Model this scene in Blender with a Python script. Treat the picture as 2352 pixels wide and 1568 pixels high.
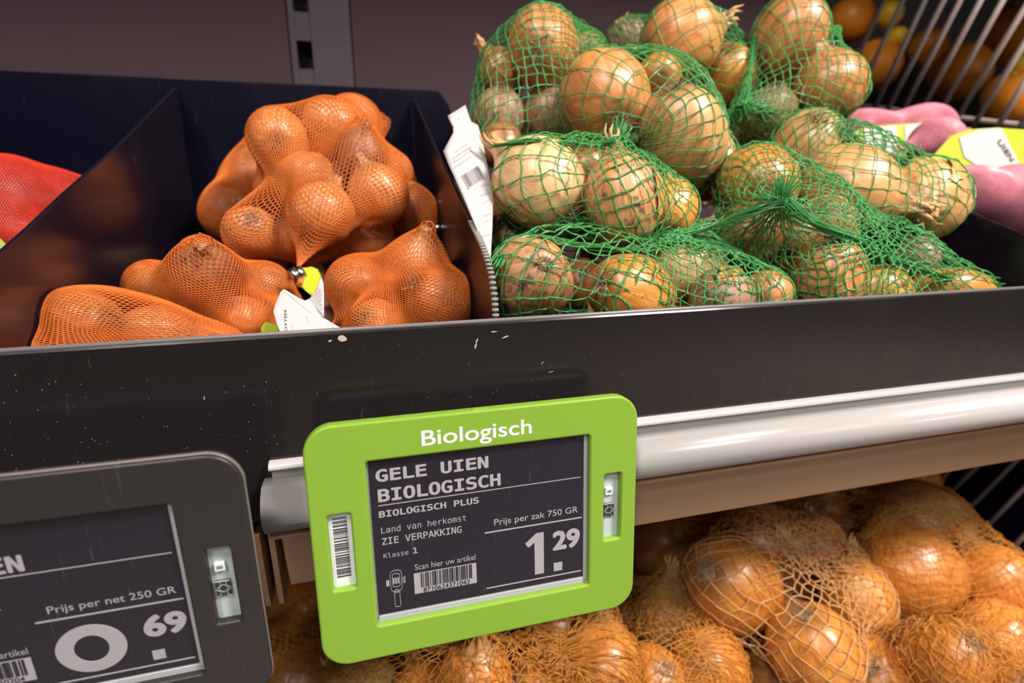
import bpy, math, random, os
import numpy as np
from mathutils import Vector, Matrix

for o in list(bpy.data.objects): bpy.data.objects.remove(o)
S = bpy.context.scene
COL = S.collection
PI = math.pi
RNG = np.random.default_rng(7)

# ------------------------------------------------------------------ camera
F = 1254.79; YAW, PIT, ROL = .26705, .26462, .00093
_cy, _sy, _cp, _sp = math.cos(YAW), math.sin(YAW), math.cos(PIT), math.sin(PIT)
_f = np.array([_sy*_cp, _cy*_cp, -_sp]); _r = np.array([_cy, -_sy, 0.]); _d = np.cross(_f, _r)
_cr, _sr = math.cos(ROL), math.sin(ROL)
P = np.array([_cr*_r+_sr*_d, -_sr*_r+_cr*_d, _f]); CAM = np.array([0, -.215, 1.2])
cam = bpy.data.cameras.new('camera'); co = bpy.data.objects.new('camera', cam); COL.objects.link(co)
m = Matrix.Identity(4)
for i in range(3):
    m[i][0] = P[0][i]; m[i][1] = -P[1][i]; m[i][2] = -P[2][i]; m[i][3] = CAM[i]
co.matrix_world = m
cam.sensor_width = 36; cam.lens = 36*F/2352; cam.clip_start = .01; cam.clip_end = 60
cam.dof.use_dof = True; cam.dof.focus_distance = .228; cam.dof.aperture_fstop = 7.6
S.camera = co

# ------------------------------------------------------------------ world, lights, exposure
S.view_settings.view_transform = 'Standard'; S.view_settings.look = 'None'
S.view_settings.exposure = 0.0; S.view_settings.gamma = 1.0; S.view_settings.use_curve_mapping = False
w = bpy.data.worlds.new('world'); S.world = w; w.use_nodes = True
w.node_tree.nodes['Background'].inputs[0].default_value = (1.0, .86, .76, 1)
w.node_tree.nodes['Background'].inputs[1].default_value = .045
def area(name, loc, to, size, power, color):
    l = bpy.data.lights.new(name, 'AREA'); l.shape = 'DISK'; l.size = size; l.energy = power; l.color = color
    o = bpy.data.objects.new(name, l); COL.objects.link(o); o.location = loc
    o.rotation_euler = (Vector(to)-Vector(loc)).to_track_quat('-Z', 'Y').to_euler(); return o
area('ceiling_spot', (.95, -.75, 2.40), (.22, .1, 1.1),  .38, 50, (1, .89, .78))
area('ceiling_spot', (-.45, -.75, 2.6), (-.05, .1, 1.1), .24, 16, (1, .89, .78))
area('ceiling_panel', (.1, -2.2, 2.8), (.1, -.4, 0.6), .9, 9, (1, .93, .88))
area('added_floor_light', (-1.0, -1.7, 2.75), (-1.0, -1.6, 0), .35, 30, (1, .93, .92))  # added unseen lamp: brightens the floor that the left display mirrors
area('added_floor_light', (1.6, -4.2, 2.8), (1.6, -4.2, 0), .8, 50, (1, .90, .80))  # added unseen lamp for the floor mirrored in the front panel
area('added_floor_light', (4.2, -3.6, 2.8), (5.0, -4.4, 0), .9, 190, (1, .90, .80))  # added unseen lamp, lifts the panel's reflection towards the right

# ------------------------------------------------------------------ geometry helpers
def ray(x, y): return P.T @ np.array([(x-1176)/F, (y-784)/F, 1.])
def at(x, y, D): return CAM + ray(x, y)*D
def on(ax, v, x, y):
    d = ray(x, y); return CAM + d*(v-CAM[ax])/d[ax]
def nrm(v): v = np.asarray(v, float); return v/np.linalg.norm(v)

def mesh_np(name, V, Q, smooth=False):
    V = np.ascontiguousarray(V, dtype=np.float32); Q = np.ascontiguousarray(Q, dtype=np.int32)
    me = bpy.data.meshes.new(name); n, k = Q.shape
    me.vertices.add(len(V)); me.vertices.foreach_set('co', V.ravel())
    me.loops.add(n*k); me.loops.foreach_set('vertex_index', Q.ravel())
    me.polygons.add(n); me.polygons.foreach_set('loop_start', np.arange(0, n*k, k, dtype=np.int32))
    me.update(calc_edges=True)
    if smooth: me.polygons.foreach_set('use_smooth', np.ones(n, dtype=bool))
    me.validate(); return me
class MB:
    def __init__(s): s.v = []; s.f = []
    def add(s, vs, fs):
        b = len(s.v); s.v += [tuple(map(float, p)) for p in vs]; s.f += [tuple(b+i for i in f) for f in fs]; return s
    def box(s, x0, x1, y0, y1, z0, z1):
        return s.add([(x0,y0,z0),(x1,y0,z0),(x1,y1,z0),(x0,y1,z0),(x0,y0,z1),(x1,y0,z1),(x1,y1,z1),(x0,y1,z1)],
                     [(0,3,2,1),(4,5,6,7),(0,1,5,4),(1,2,6,5),(2,3,7,6),(3,0,4,7)])
    def prism(s, pts, ax, a, b):     # pts: 2D polygon extruded along axis ax
        def mk(p, t):
            return (t, p[0], p[1]) if ax == 0 else (p[0], t, p[1]) if ax == 1 else (p[0], p[1], t)
        n = len(pts); vs = [mk(p, a) for p in pts]+[mk(p, b) for p in pts]
        fs = [tuple(range(n-1, -1, -1)), tuple(range(n, 2*n))]+[(i, (i+1) % n, n+(i+1) % n, n+i) for i in range(n)]
        return s.add(vs, fs)
    def tube(s, pts, r, n=8, cap=True):
        pts = [np.array(p, float) for p in pts]; rr = r if hasattr(r, '__len__') else [r]*len(pts)
        up = np.array([.31, .52, .79]); vs = []; fs = []
        for i, p in enumerate(pts):
            t = nrm(pts[min(i+1, len(pts)-1)]-pts[max(i-1, 0)]); a = nrm(np.cross(t, up)); b = np.cross(t, a)
            for k in range(n):
                q = 2*PI*k/n; vs.append(p+rr[i]*(a*math.cos(q)+b*math.sin(q)))
        for i in range(len(pts)-1):
            for k in range(n): fs.append((i*n+k, i*n+(k+1) % n, (i+1)*n+(k+1) % n, (i+1)*n+k))
        if cap: fs += [tuple(range(n-1, -1, -1)), tuple((len(pts)-1)*n+k for k in range(n))]
        return s.add(vs, fs)
    def mesh(s, name, smooth=False):
        me = bpy.data.meshes.new(name); me.from_pydata(s.v, [], s.f); me.update()
        if smooth:
            for p in me.polygons: p.use_smooth = True
        return me
def obj(name, me, mat=None, parent=None, bevel=0):
    o = bpy.data.objects.new(name, me); COL.objects.link(o)
    if mat is not None and not me.materials: me.materials.append(mat)
    if parent is not None:
        o.parent = parent; o.matrix_parent_inverse = parent.matrix_basis.inverted()
    if bevel:
        b = o.modifiers.new('bevel', 'BEVEL'); b.width = bevel; b.segments = 2; b.limit_method = 'ANGLE'
    return o
def tag(o, label=None, cat=None, group=None, kind=None):
    if label: o['label'] = label
    if cat: o['category'] = cat
    if group: o['group'] = group
    if kind: o['kind'] = kind
    return o
def thing(name, loc, label, cat, group=None):
    o = bpy.data.objects.new(name, None); COL.objects.link(o); o.location = loc; o.empty_display_size = .02
    o.matrix_basis = Matrix.Translation(Vector(loc))
    return tag(o, label, cat, group)

# ------------------------------------------------------------------ materials
def new_mat(name):
    m = bpy.data.materials.new(name); m.use_nodes = True
    return m, m.node_tree, m.node_tree.nodes['Principled BSDF']
def N(nt, t, **kw):
    n = nt.nodes.new(t)
    for k, v in kw.items():
        if k in ('operation', 'blend_type', 'data_type', 'noise_dimensions', 'feature', 'distance'): setattr(n, k, v)
        else: n.inputs[k].default_value = v
    return n
def ramp(nt, src, stops):
    r = nt.nodes.new('ShaderNodeValToRGB'); nt.links.new(src, r.inputs[0]); e = r.color_ramp.elements
    while len(e) < len(stops): e.new(.5)
    for i, (p, c) in enumerate(stops):
        e[i].position = p; e[i].color = (c, c, c, 1) if not hasattr(c, '__len__') else tuple(c)+(1,)
    return r.outputs[0]
def mix(nt, fac, a, b, blend='MIX'):
    n = nt.nodes.new('ShaderNodeMix'); n.data_type = 'RGBA'; n.blend_type = blend
    for sock, v in ((n.inputs[0], fac), (n.inputs[6], a), (n.inputs[7], b)):
        if hasattr(v, 'links') or hasattr(v, 'is_linked'): nt.links.new(v, sock)
        else: sock.default_value = v if not hasattr(v, '__len__') else tuple(v)[:3]+(1,)
    return n.outputs[2]
def plain(name, col, rough=.5, metal=0, coat=0, var=.08, scale=40, bump=0, spec=.5):
    m, nt, b = new_mat(name)
    tc = N(nt, 'ShaderNodeTexCoord'); no = N(nt, 'ShaderNodeTexNoise', Scale=scale, Detail=4.0)
    nt.links.new(tc.outputs['Object'], no.inputs['Vector'])
    c = mix(nt, no.outputs['Fac'], [x*(1-var) for x in col], [min(1, x*(1+var)) for x in col])
    nt.links.new(c, b.inputs['Base Color'])
    b.inputs['Roughness'].default_value = rough; b.inputs['Metallic'].default_value = metal
    b.inputs['Coat Weight'].default_value = coat; b.inputs['Specular IOR Level'].default_value = spec
    if bump:
        bp = N(nt, 'ShaderNodeBump', Strength=bump, Distance=.001); nt.links.new(no.outputs['Fac'], bp.inputs['Height']); nt.links.new(bp.outputs[0], b.inputs['Normal'])
    return m
def dusty(name, col, rough, dust=.45, dscale=900, wear=.25, spec=.5, grime=(.30,.24,.2)):
    """glossy plastic or enamel with fine dust specks, smears and hair scratches"""
    m, nt, b = new_mat(name)
    tc = N(nt, 'ShaderNodeTexCoord'); g = tc.outputs['Object']
    v = N(nt, 'ShaderNodeTexVoronoi', Scale=dscale*.35); nt.links.new(g, v.inputs['Vector'])
    n2 = N(nt, 'ShaderNodeTexNoise', Scale=dscale*.12, Detail=3.0); nt.links.new(g, n2.inputs['Vector'])
    sp = ramp(nt, v.outputs['Distance'], [(.0, 1), (.12, .0)])
    pr = ramp(nt, n2.outputs['Fac'], [(.55, 0), (.68, 1)])
    mu = N(nt, 'ShaderNodeMath', operation='MULTIPLY'); nt.links.new(sp, mu.inputs[0]); nt.links.new(pr, mu.inputs[1])
    mp = N(nt, 'ShaderNodeMapping'); mp.inputs['Scale'].default_value = (900, 40, 60); mp.inputs['Rotation'].default_value = (0, .6, 0)
    nt.links.new(g, mp.inputs[0]); n3 = N(nt, 'ShaderNodeTexNoise', Scale=1.0, Detail=2.0); nt.links.new(mp.outputs[0], n3.inputs['Vector'])
    sc = ramp(nt, n3.outputs['Fac'], [(.70, 0), (.76, 1)])
    n4 = N(nt, 'ShaderNodeTexNoise', Scale=18.0, Detail=5.0); nt.links.new(g, n4.inputs['Vector'])
    smear = ramp(nt, n4.outputs['Fac'], [(.45, 0), (.8, 1)])
    a = N(nt, 'ShaderNodeMath', operation='MULTIPLY_ADD'); nt.links.new(mu.outputs[0], a.inputs[0]); a.inputs[1].default_value = dust
    b2 = N(nt, 'ShaderNodeMath', operation='MULTIPLY'); nt.links.new(sc, b2.inputs[0]); b2.inputs[1].default_value = wear*.3
    nt.links.new(b2.outputs[0], a.inputs[2])
    c = mix(nt, a.outputs[0], col, grime)
    nt.links.new(c, b.inputs['Base Color'])
    ro = N(nt, 'ShaderNodeMath', operation='MULTIPLY_ADD'); nt.links.new(smear, ro.inputs[0]); ro.inputs[1].default_value = wear*.5; ro.inputs[2].default_value = rough
    nt.links.new(ro.outputs[0], b.inputs['Roughness']); b.inputs['Specular IOR Level'].default_value = spec
    return m
def onion_mat(name, light, dark, accent, rough=.34, mould=0, vein=.35, sat=1):
    m, nt, b = new_mat(name)
    tc = N(nt, 'ShaderNodeTexCoord'); oi = N(nt, 'ShaderNodeObjectInfo'); g = tc.outputs['Object']
    fl = N(nt, 'ShaderNodeVectorMath', operation='MULTIPLY'); nt.links.new(g, fl.inputs[0]); fl.inputs[1].default_value = (1, 1, 0)
    nn = N(nt, 'ShaderNodeVectorMath', operation='NORMALIZE'); nt.links.new(fl.outputs[0], nn.inputs[0])
    zz = N(nt, 'ShaderNodeVectorMath', operation='MULTIPLY'); nt.links.new(g, zz.inputs[0]); zz.inputs[1].default_value = (.08, .08, .22)
    ad = N(nt, 'ShaderNodeVectorMath', operation='ADD'); nt.links.new(nn.outputs[0], ad.inputs[0]); nt.links.new(zz.outputs[0], ad.inputs[1])
    off = N(nt, 'ShaderNodeMath', operation='MULTIPLY'); nt.links.new(oi.outputs['Random'], off.inputs[0]); off.inputs[1].default_value = 37.
    cb = nt.nodes.new('ShaderNodeCombineXYZ'); nt.links.new(off.outputs[0], cb.inputs[0]); nt.links.new(off.outputs[0], cb.inputs[2])
    a2 = N(nt, 'ShaderNodeVectorMath', operation='ADD'); nt.links.new(ad.outputs[0], a2.inputs[0]); nt.links.new(cb.outputs[0], a2.inputs[1])
    a3 = N(nt, 'ShaderNodeVectorMath', operation='ADD'); nt.links.new(g, a3.inputs[0]); nt.links.new(cb.outputs[0], a3.inputs[1])
    s1 = N(nt, 'ShaderNodeTexNoise', Scale=5.5, Detail=5.0, Roughness=.65); nt.links.new(a2.outputs[0], s1.inputs['Vector'])
    s2 = N(nt, 'ShaderNodeTexNoise', Scale=22., Detail=2.0); nt.links.new(a2.outputs[0], s2.inputs['Vector'])
    s3 = N(nt, 'ShaderNodeTexNoise', Scale=1.7, Detail=4.0, Roughness=.6); nt.links.new(a3.outputs[0], s3.inputs['Vector'])
    c = mix(nt, ramp(nt, s1.outputs['Fac'], [(.34, 0), (.66, 1)]), dark, light)
    c = mix(nt, ramp(nt, s3.outputs['Fac'], [(.48, 0), (.68, .85)]), c, accent)
    ve = ramp(nt, s2.outputs['Fac'], [(.40, 1), (.47, 0)])
    mm = N(nt, 'ShaderNodeMath', operation='MULTIPLY'); nt.links.new(ve, mm.inputs[0]); mm.inputs[1].default_value = vein
    c = mix(nt, mm.outputs[0], c, [x*.45 for x in dark])
    sx = nt.nodes.new('ShaderNodeSeparateXYZ'); nt.links.new(g, sx.inputs[0])
    ends = ramp(nt, sx.outputs[2], [(.0, 0), (.82, 0), (1.05, .75)])
    c = mix(nt, ends, c, (.42, .25, .11))
    ne = N(nt, 'ShaderNodeMath', operation='MULTIPLY'); nt.links.new(sx.outputs[2], ne.inputs[0]); ne.inputs[1].default_value = -1.
    c = mix(nt, ramp(nt, ne.outputs[0], [(.0, 0), (.80, 0), (.95, .8)]), c, (.22, .11, .04))
    if mould:
        n5 = N(nt, 'ShaderNodeTexNoise', Scale=2.6, Detail=5.0, Roughness=.7); nt.links.new(a3.outputs[0], n5.inputs['Vector'])
        c = mix(nt, ramp(nt, n5.outputs['Fac'], [(.60-.06*mould, 0), (.66-.04*mould, .85)]), c, (.055, .045, .045))
    hs = nt.nodes.new('ShaderNodeHueSaturation'); nt.links.new(c, hs.inputs['Color'])
    mr = N(nt, 'ShaderNodeMapRange'); nt.links.new(oi.outputs['Random'], mr.inputs[0]); mr.inputs[3].default_value = .82; mr.inputs[4].default_value = 1.12
    nt.links.new(mr.outputs[0], hs.inputs['Value']); hs.inputs['Saturation'].default_value = sat
    nt.links.new(hs.outputs[0], b.inputs['Base Color'])
    b.inputs['Roughness'].default_value = rough+.08; b.inputs['Specular IOR Level'].default_value = .55
    b.inputs['Coat Weight'].default_value = .3; b.inputs['Coat Roughness'].default_value = .30
    bp = N(nt, 'ShaderNodeBump', Strength=.35, Distance=.0006); nt.links.new(s1.outputs['Fac'], bp.inputs['Height']); nt.links.new(bp.outputs[0], b.inputs['Normal'])
    return m
def net_mat(name, col, rough=.3, clear=.15, trans=.3):
    m, nt, b = new_mat(name)
    tc = N(nt, 'ShaderNodeTexCoord'); no = N(nt, 'ShaderNodeTexNoise', Scale=260., Detail=2.0); nt.links.new(tc.outputs['Object'], no.inputs['Vector'])
    c = mix(nt, no.outputs['Fac'], [x*.75 for x in col], [min(1, x*1.25) for x in col])
    nt.links.new(c, b.inputs['Base Color']); b.inputs['Roughness'].default_value = rough; b.inputs['Specular IOR Level'].default_value = .7
    t = nt.nodes.new('ShaderNodeBsdfTranslucent'); nt.links.new(c, t.inputs[0])
    tr = nt.nodes.new('ShaderNodeBsdfTransparent'); m1 = nt.nodes.new('ShaderNodeMixShader'); m2 = nt.nodes.new('ShaderNodeMixShader')
    m1.inputs[0].default_value = trans; nt.links.new(b.outputs[0], m1.inputs[1]); nt.links.new(t.outputs[0], m1.inputs[2])
    m2.inputs[0].default_value = clear; nt.links.new(m1.outputs[0], m2.inputs[1]); nt.links.new(tr.outputs[0], m2.inputs[2])
    nt.links.new(m2.outputs[0], nt.nodes['Material Output'].inputs[0]); return m

M = {}
M['black'] = dusty('black_glossy_plastic', (.009, .006, .014), .20, dust=.6, wear=.30, spec=1.0)
M['fascia'] = dusty('black_panel_scratched', (.012, .010, .011), .17, dust=.75, dscale=1500, wear=.35, spec=.6)
M['bin'] = dusty('black_bin_plastic', (.0007, .0004, .008), .42, dust=.05, wear=.3, spec=.13)
M['wall'] = plain('grey_mauve_wall_panel', (.050, .029, .037), .7, var=.12, scale=6, spec=.15)
M['upright'] = plain('dark_upright_paint', (.036, .020, .033), .5, var=.1, scale=30)
M['void'] = plain('dark_void', (.003, .002, .004), .8)
M['rail'] = dusty('white_rail_plastic', (.43, .42, .43), .20, dust=.4, dscale=500, wear=.1, grime=(.18,.13,.1))
M['recess'] = plain('grey_and_lip_shade', (.22, .22, .21), .35)  # on the rail this grey holds the shade under the lip
M['board'] = plain('shelf_enamel_warm_bounce', (.33, .20, .11), .24, var=.06, scale=30)  # warm bounce from the onions below is put into this colour
M['green'] = plain('lime_green_plastic', (.195, .365, .034), .42, var=.03, scale=15, spec=.4)
M['blackframe'] = dusty('charcoal_label_plastic', (.022, .020, .021), .38, dust=.35, wear=.2)
M['body'] = plain('pale_grey_housing', (.38, .41, .44), .45)
M['screen'] = dusty('dark_display', (.014, .012, .022), .18, dust=.45, dscale=1400, wear=.5, grime=(.25,.23,.25))
M['ink'] = plain('display_grey_white', (.34, .33, .37), .5, var=.05, scale=500)
M['white'] = plain('white_print', (.70, .76, .80), .5, var=.02)
M['paper'] = plain('white_paper_tag', (.50, .48, .50), .45, var=.04, scale=20)
M['inkdark'] = plain('dark_print', (.05, .04, .05), .6)
M['inkgrey'] = plain('faded_grey_print', (.34, .31, .31), .6)
M['taggreen'] = plain('yellow_green_tag', (.42, .50, .03), .3, coat=.4)
M['metal'] = plain('aluminium_clip', (.62, .64, .68), .25, metal=1)
M['chip'] = plain('pale_blue_window', (.42, .50, .52), .35)
M['gold'] = plain('dark_circuit', (.03, .03, .025), .3)
M['wire'] = plain('white_grey_wire_coating', (.24, .19, .18), .4)
M['netgreen'] = net_mat('green_plastic_net', (.11, .46, .15), .18, .15, .35)
M['netorange'] = net_mat('orange_knitted_net', (.90, .235, .035), .38, .08, .35)
M['netamber'] = net_mat('amber_mesh_net', (.74, .36, .07), .35, .22, .35)
M['netpale'] = net_mat('pale_amber_net', (.80, .50, .22), .3, .15, .35)
M['netred'] = net_mat('red_knitted_net', (.85, .06, .03), .35, .05, .3)
M['netpink'] = net_mat('pink_knitted_net', (.98, .36, .47), .3, .02, .4)
M['root'] = plain('dry_roots', (.34, .22, .13), .8, var=.3, scale=20)
M['neck'] = plain('dry_neck_skin', (.55, .33, .15), .6, var=.3, scale=5)
M['flake'] = plain('loose_papery_skin', (.66, .32, .10), .35, var=.3, scale=4)
M['orange'] = plain('citrus_peel', (.80, .27, .02), .42, var=.15, scale=30, bump=.3)
M['lemon'] = plain('yellow_peel', (.85, .55, .02), .42, var=.15, scale=30, bump=.3)
M['floor'] = plain('store_floor', (.40, .34, .31), .4, var=.1, scale=3)
SK = {
 'pale':  onion_mat('pale_onion_skin', (.80, .54, .31), (.68, .41, .19), (.76, .46, .20), .30, vein=.15),
 'cream': onion_mat('cream_onion_skin', (.70, .40, .18), (.55, .28, .10), (.66, .33, .10), .32, vein=.18),
 'tan':   onion_mat('tan_onion_skin', (.68, .31, .12), (.50, .20, .06), (.66, .27, .06), .30, vein=.3),
 'mould': onion_mat('mould_spotted_onion_skin', (.66, .36, .17), (.50, .24, .09), (.60, .27, .08), .38, mould=1),
 'gold':  onion_mat('golden_onion_skin', (.76, .38, .09), (.56, .22, .035), (.74, .30, .04), .28, vein=.3),
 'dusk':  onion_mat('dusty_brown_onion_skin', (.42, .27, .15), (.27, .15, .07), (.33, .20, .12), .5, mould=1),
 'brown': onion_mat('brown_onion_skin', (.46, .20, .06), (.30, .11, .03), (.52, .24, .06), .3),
 'shal':  onion_mat('shallot_skin', (.80, .42, .17), (.62, .24, .07), (.72, .34, .12), .30, vein=.3),
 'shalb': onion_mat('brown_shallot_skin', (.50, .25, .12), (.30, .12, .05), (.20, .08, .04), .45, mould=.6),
 'cop':   onion_mat('copper_onion_skin', (.76, .31, .06), (.56, .18, .025), (.70, .33, .06), .26, vein=.4),
 'copg':  onion_mat('olive_brown_onion_skin', (.50, .34, .12), (.36, .20, .06), (.56, .36, .14), .35, vein=.4),
 'red':   onion_mat('red_onion_skin', (.36, .06, .05), (.22, .03, .04), (.50, .12, .08), .3),
 'pinko': onion_mat('pink_onion_skin', (.62, .22, .22), (.48, .13, .15), (.66, .28, .26), .35),
}

# ------------------------------------------------------------------ structure: wall, floor, gondola
def struct(name, mb, mat, smooth=False, parent=None):
    o = obj(name, mb.mesh(name, smooth), mat, parent)
    if parent is None: o['kind'] = 'structure'
    return o
struct('floor', MB().box(-5, 9, -8, 3, -.05, 0), M['floor'])
WY = .405
wl = struct('wall_back', MB().box(-1.3, .50, WY+.02, WY+.06, 0, 2.2).box(-1.5, 5.0, 1.6, 1.64, 0, 2.6), M['void'])
X0, X1 = -.052, .005
obj('wall_panel', MB().box(-1.3, X0-.0015, WY, WY+.019, .2, 2.2).mesh('wall_panel'), M['wall'], wl)
obj('wall_panel', MB().box(X1+.0015, .50, WY, WY+.019, .2, 2.2).mesh('wall_panel'), M['wall'], wl)
# slotted upright between the two panels: two strips with rungs between the slots
up = thing('slotted_upright', (-.02, WY, .2), 'dark slotted shelving upright between the two grey wall panels', 'upright')
zs = on(1, WY, 700, 125)[2]
sx0, sx1 = on(1, WY, 690, 125)[0]-.003, on(1, WY, 716, 125)[0]+.001
mb = MB().box(X0, sx0, WY+.001, WY+.012, .2, 2.2).box(sx1, X1, WY+.001, WY+.012, .2, 2.2)
for k in range(-8, 12):
    z0 = zs + k*.05
    mb.box(sx0, sx1, WY+.002, WY+.012, z0+.0125, z0+.0375)
obj('slotted_face', mb.mesh('slotted_face'), M['upright'], up)

# upper shelf, out of sight above the tray, that shades the back of it
us = thing('upper_shelf', (.1, .25, 1.62), 'dark steel shelf above the onion tray', 'shelf')
obj('shelf_plate', MB().box(-1.2, 1.4, .13, .40, 1.62, 1.645).mesh('p'), M['bin'], us, .002)

# ------------------------------------------------------------------ the upper tray
RIM = 1.1487; LEAN = math.tan(math.radians(3))
tray = thing('display_tray', (.1, .15, 1.094), 'long glossy black plastic tray with a scratched front panel holding the netted onions', 'tray')
def fy(z): return (z-RIM)*LEAN
fz = [1.075, 1.08, 1.1, 1.12, 1.14, RIM-.001, RIM]
pts = [(fy(z)+(.0006 if z == RIM else 0), z) for z in fz]+[(fy(RIM)+.0026, RIM), (fy(RIM)+.003, RIM-.001)]+[(fy(z)+.003, z) for z in fz[::-1][2:]]
obj('front_panel', MB().prism(pts, 0, -.75, .95).mesh('front_panel'), M['fascia'], tray)
obj('rim_strip', MB().tube([(-.75, .0012, RIM+.0002), (.95, .0012, RIM+.0002)], .0010, 8).mesh('rim', True), plain('pale_rim_edge', (.16, .15, .16), .3), tray)  # thin strip, paler than the panel
obj('tray_floor', MB().box(-.75, .95, .004, .33, 1.094, 1.0965).mesh('tray_floor'), M['bin'], tray)
bz = 1.2865
pts = [(-.75, 1.0965), (.0869, 1.0965), (.0869, bz-.026), (.084, bz-.012), (.076, bz-.0005), (.072, bz), (-.75, bz)]
obj('back_panel', MB().prism(pts, 1, .300, .304).mesh('back_panel'), M['bin'], tray, .0006)
prof = [(.0035, 1.147), (.006, 1.158), (.011, 1.1665), (.019, 1.1725), (.03, 1.178), (.055, 1.187), (.089, 1.200), (.16, 1.2255), (.195, 1.239), (.296, 1.279)]
def divider(X, label, th=.0018, teeth=False):
    t = thing('tray_divider', (X, .15, 1.0965), label, 'divider', 'dividers of the onion tray')
    poly = [(.0035, 1.0967)]+prof+[(.296, 1.0967)]
    obj('divider_panel', MB().prism(poly, 0, X-th/2, X+th/2).mesh('divider_panel'), M['black'], t, .0003)
    if teeth:
        mb = MB(); path = prof[:6]; acc = 0
        P2 = [np.array([X-.0002, a+.0, b]) for a, b in path]
        for i in range(len(P2)-1):
            L = np.linalg.norm(P2[i+1]-P2[i]); n = max(1, int(L/.0021))
            for k in range(n):
                p = P2[i]+(P2[i+1]-P2[i])*(k+.5)/n; mb.tube([p+[-.0014, 0, 0], p+[.0014, 0, 0]], .0008, 6)
        obj('serrated_edge', mb.mesh('serrated_edge', True), M['recess'], t)
        mb = MB()
        for (x, y) in ((1004, 466), (996, 488), (1011, 523)):
            q = on(0, X-th/2, x, y)+np.array([-.002, 0, 0]); mb.tube([q+[.002, 0, 0], q+[-.002, 0, 0]], [.0028, .0022], 10)
        obj('rivet', mb.mesh('rivet', True), M['metal'], t)
    return t
divider(-.130, 'glossy black divider left of the orange nets, its face brown with reflections')
divider(.053, 'black divider with a serrated edge between the orange nets and the green nets', teeth=True)
divider(.385, 'black divider right of the green nets, in front of the pink nets')
# chips and scratches on the front panel: raised flecks of paper and paint
mb = MB(); rr = random.Random(4)
def fleck(x, y, r, sq=1., rot=0, n=8):
    c = on(1, -.0005, x, y); c[1] = fy(c[2])-.00012; k = r*.22/F
    pts = []
    for i in range(n):
        q = 2*PI*i/n; rd = k*(.6+.7*rr.random()); a, b_ = math.cos(q)*rd, math.sin(q)*rd*sq
        u_, v_ = a*math.cos(rot)-b_*math.sin(rot), a*math.sin(rot)+b_*math.cos(rot); pts.append((c[0]+u_, c[2]+v_))
    b0 = len(mb.v)
    mb.add([(p[0], c[1], p[1]) for p in pts]+[(p[0], c[1]+.00012, p[1]) for p in pts], [tuple(range(n))]+[(i, (i+1) % n, n+(i+1) % n, n+i) for i in range(n)])
fleck(785, 776, 13, .55, -.1)
for (x, y, r, s_, a) in ((1095, 783, 6, .35, 1.2), (1092, 795, 8, .22, 1.3), (1135, 762, 8, .2, 0), (1160, 774, 8, .2, .3), (758, 783, 5, .4, .3), (1012, 975, 7, .25, 1.2), (1245, 832, 5, .2, .8), (470, 912, 4, .3, 1.4), (1265, 852, 6, .12, .2)):
    fleck(x, y, r, s_, a)
for k in range(70): fleck(rr.uniform(0, 640), rr.uniform(860, 1080), rr.uniform(.35, 1.0), rr.uniform(.4, 1), rr.uniform(0, 3), 5)
for k in range(60): fleck(rr.uniform(620, 2350), rr.uniform(780, 960), rr.uniform(.4, 1.0), rr.uniform(.4, 1), rr.uniform(0, 3), 5)
o = obj('paint_fleck', mb.mesh('paint_fleck'), plain('fleck_beige', (.50, .42, .36), .7), tray); o['kind'] = 'stuff'

# ------------------------------------------------------------------ price rail and shelf front
XL = -.0415; XR = .95
rail = thing('price_rail', (.2, 0, 1.066), 'white plastic price rail under the black tray front, ending left of the green label', 'rail')
lip = [(-.0012, 1.0990), (-.0035, 1.0996), (-.0056, 1.0993), (-.0068, 1.0985), (-.0073, 1.0974), (-.0070, 1.0966), (-.0062, 1.0962)]
obj('upper_lip', MB().prism(lip+[(-.0012, 1.0962)], 0, XL+.001, XR).mesh('lip', False), M['rail'], rail, .0004)
obj('recess_strip', MB().prism([(-.0012, 1.0961), (-.0063, 1.0961), (-.0055, 1.092), (-.0050, 1.086), (-.0012, 1.086)], 0, XL+.002, XR).mesh('recess'), M['recess'], rail)  # underside of the lip, its shade put into the grey
rp = [(-.0040, 1.0925)]
for k in range(15):
    q = math.radians(62-k*9.6); rp.append((-.0045-.0150*math.cos(q), 1.0828+.0112*math.sin(q)))
rp += [(-.0040, 1.0735)]
mb = MB().prism(rp, 0, XL-.0012, XR); me = mb.mesh('round_front')
for p in me.polygons: p.use_smooth = abs(p.normal.x) < .5
obj('round_front', me, M['rail'], rail)
obj('lower_flange', MB().prism([(-.0040, 1.0734), (-.0125, 1.0716), (-.0118, 1.0698), (-.0022, 1.0640)], 0, XL-.0008, XR).mesh('flange'), M['board'], rail)
shelf = thing('steel_shelf', (.2, .15, 1.036), 'bounce-tinted enamelled steel shelf whose front board shows under the white price rail', 'shelf')
obj('front_board', MB().prism([(-.002, 1.0655), (.0055, 1.0352), (.0085, 1.0346), (.0015, 1.0655)], 0, XL+.0015, XR).mesh('front_board'), M['board'], shelf, .0006)
obj('shelf_plate', MB().box(-.75, XR, .010, .36, 1.066, 1.070).mesh('plate'), M['board'], shelf)
def bracket(X, name='side_bracket'):
    pts = [(-.001, 1.066), (.0015, 1.034), (.003, 1.0285), (.0065, 1.0262), (.011, 1.0275), (.06, 1.045), (.06, 1.066)]
    obj(name, MB().prism(pts, 0, X-.0012, X+.0012).mesh(name), M['board'], shelf, .0005)
bracket(-.0438); bracket(-.0492); bracket(-.0535)
obj('front_board', MB().prism([(-.002, 1.0655), (.0055, 1.0352), (.0085, 1.0346), (.0015, 1.0655)], 0, -.75, -.0562).mesh('front_board'), M['board'], shelf, .0006)

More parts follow.
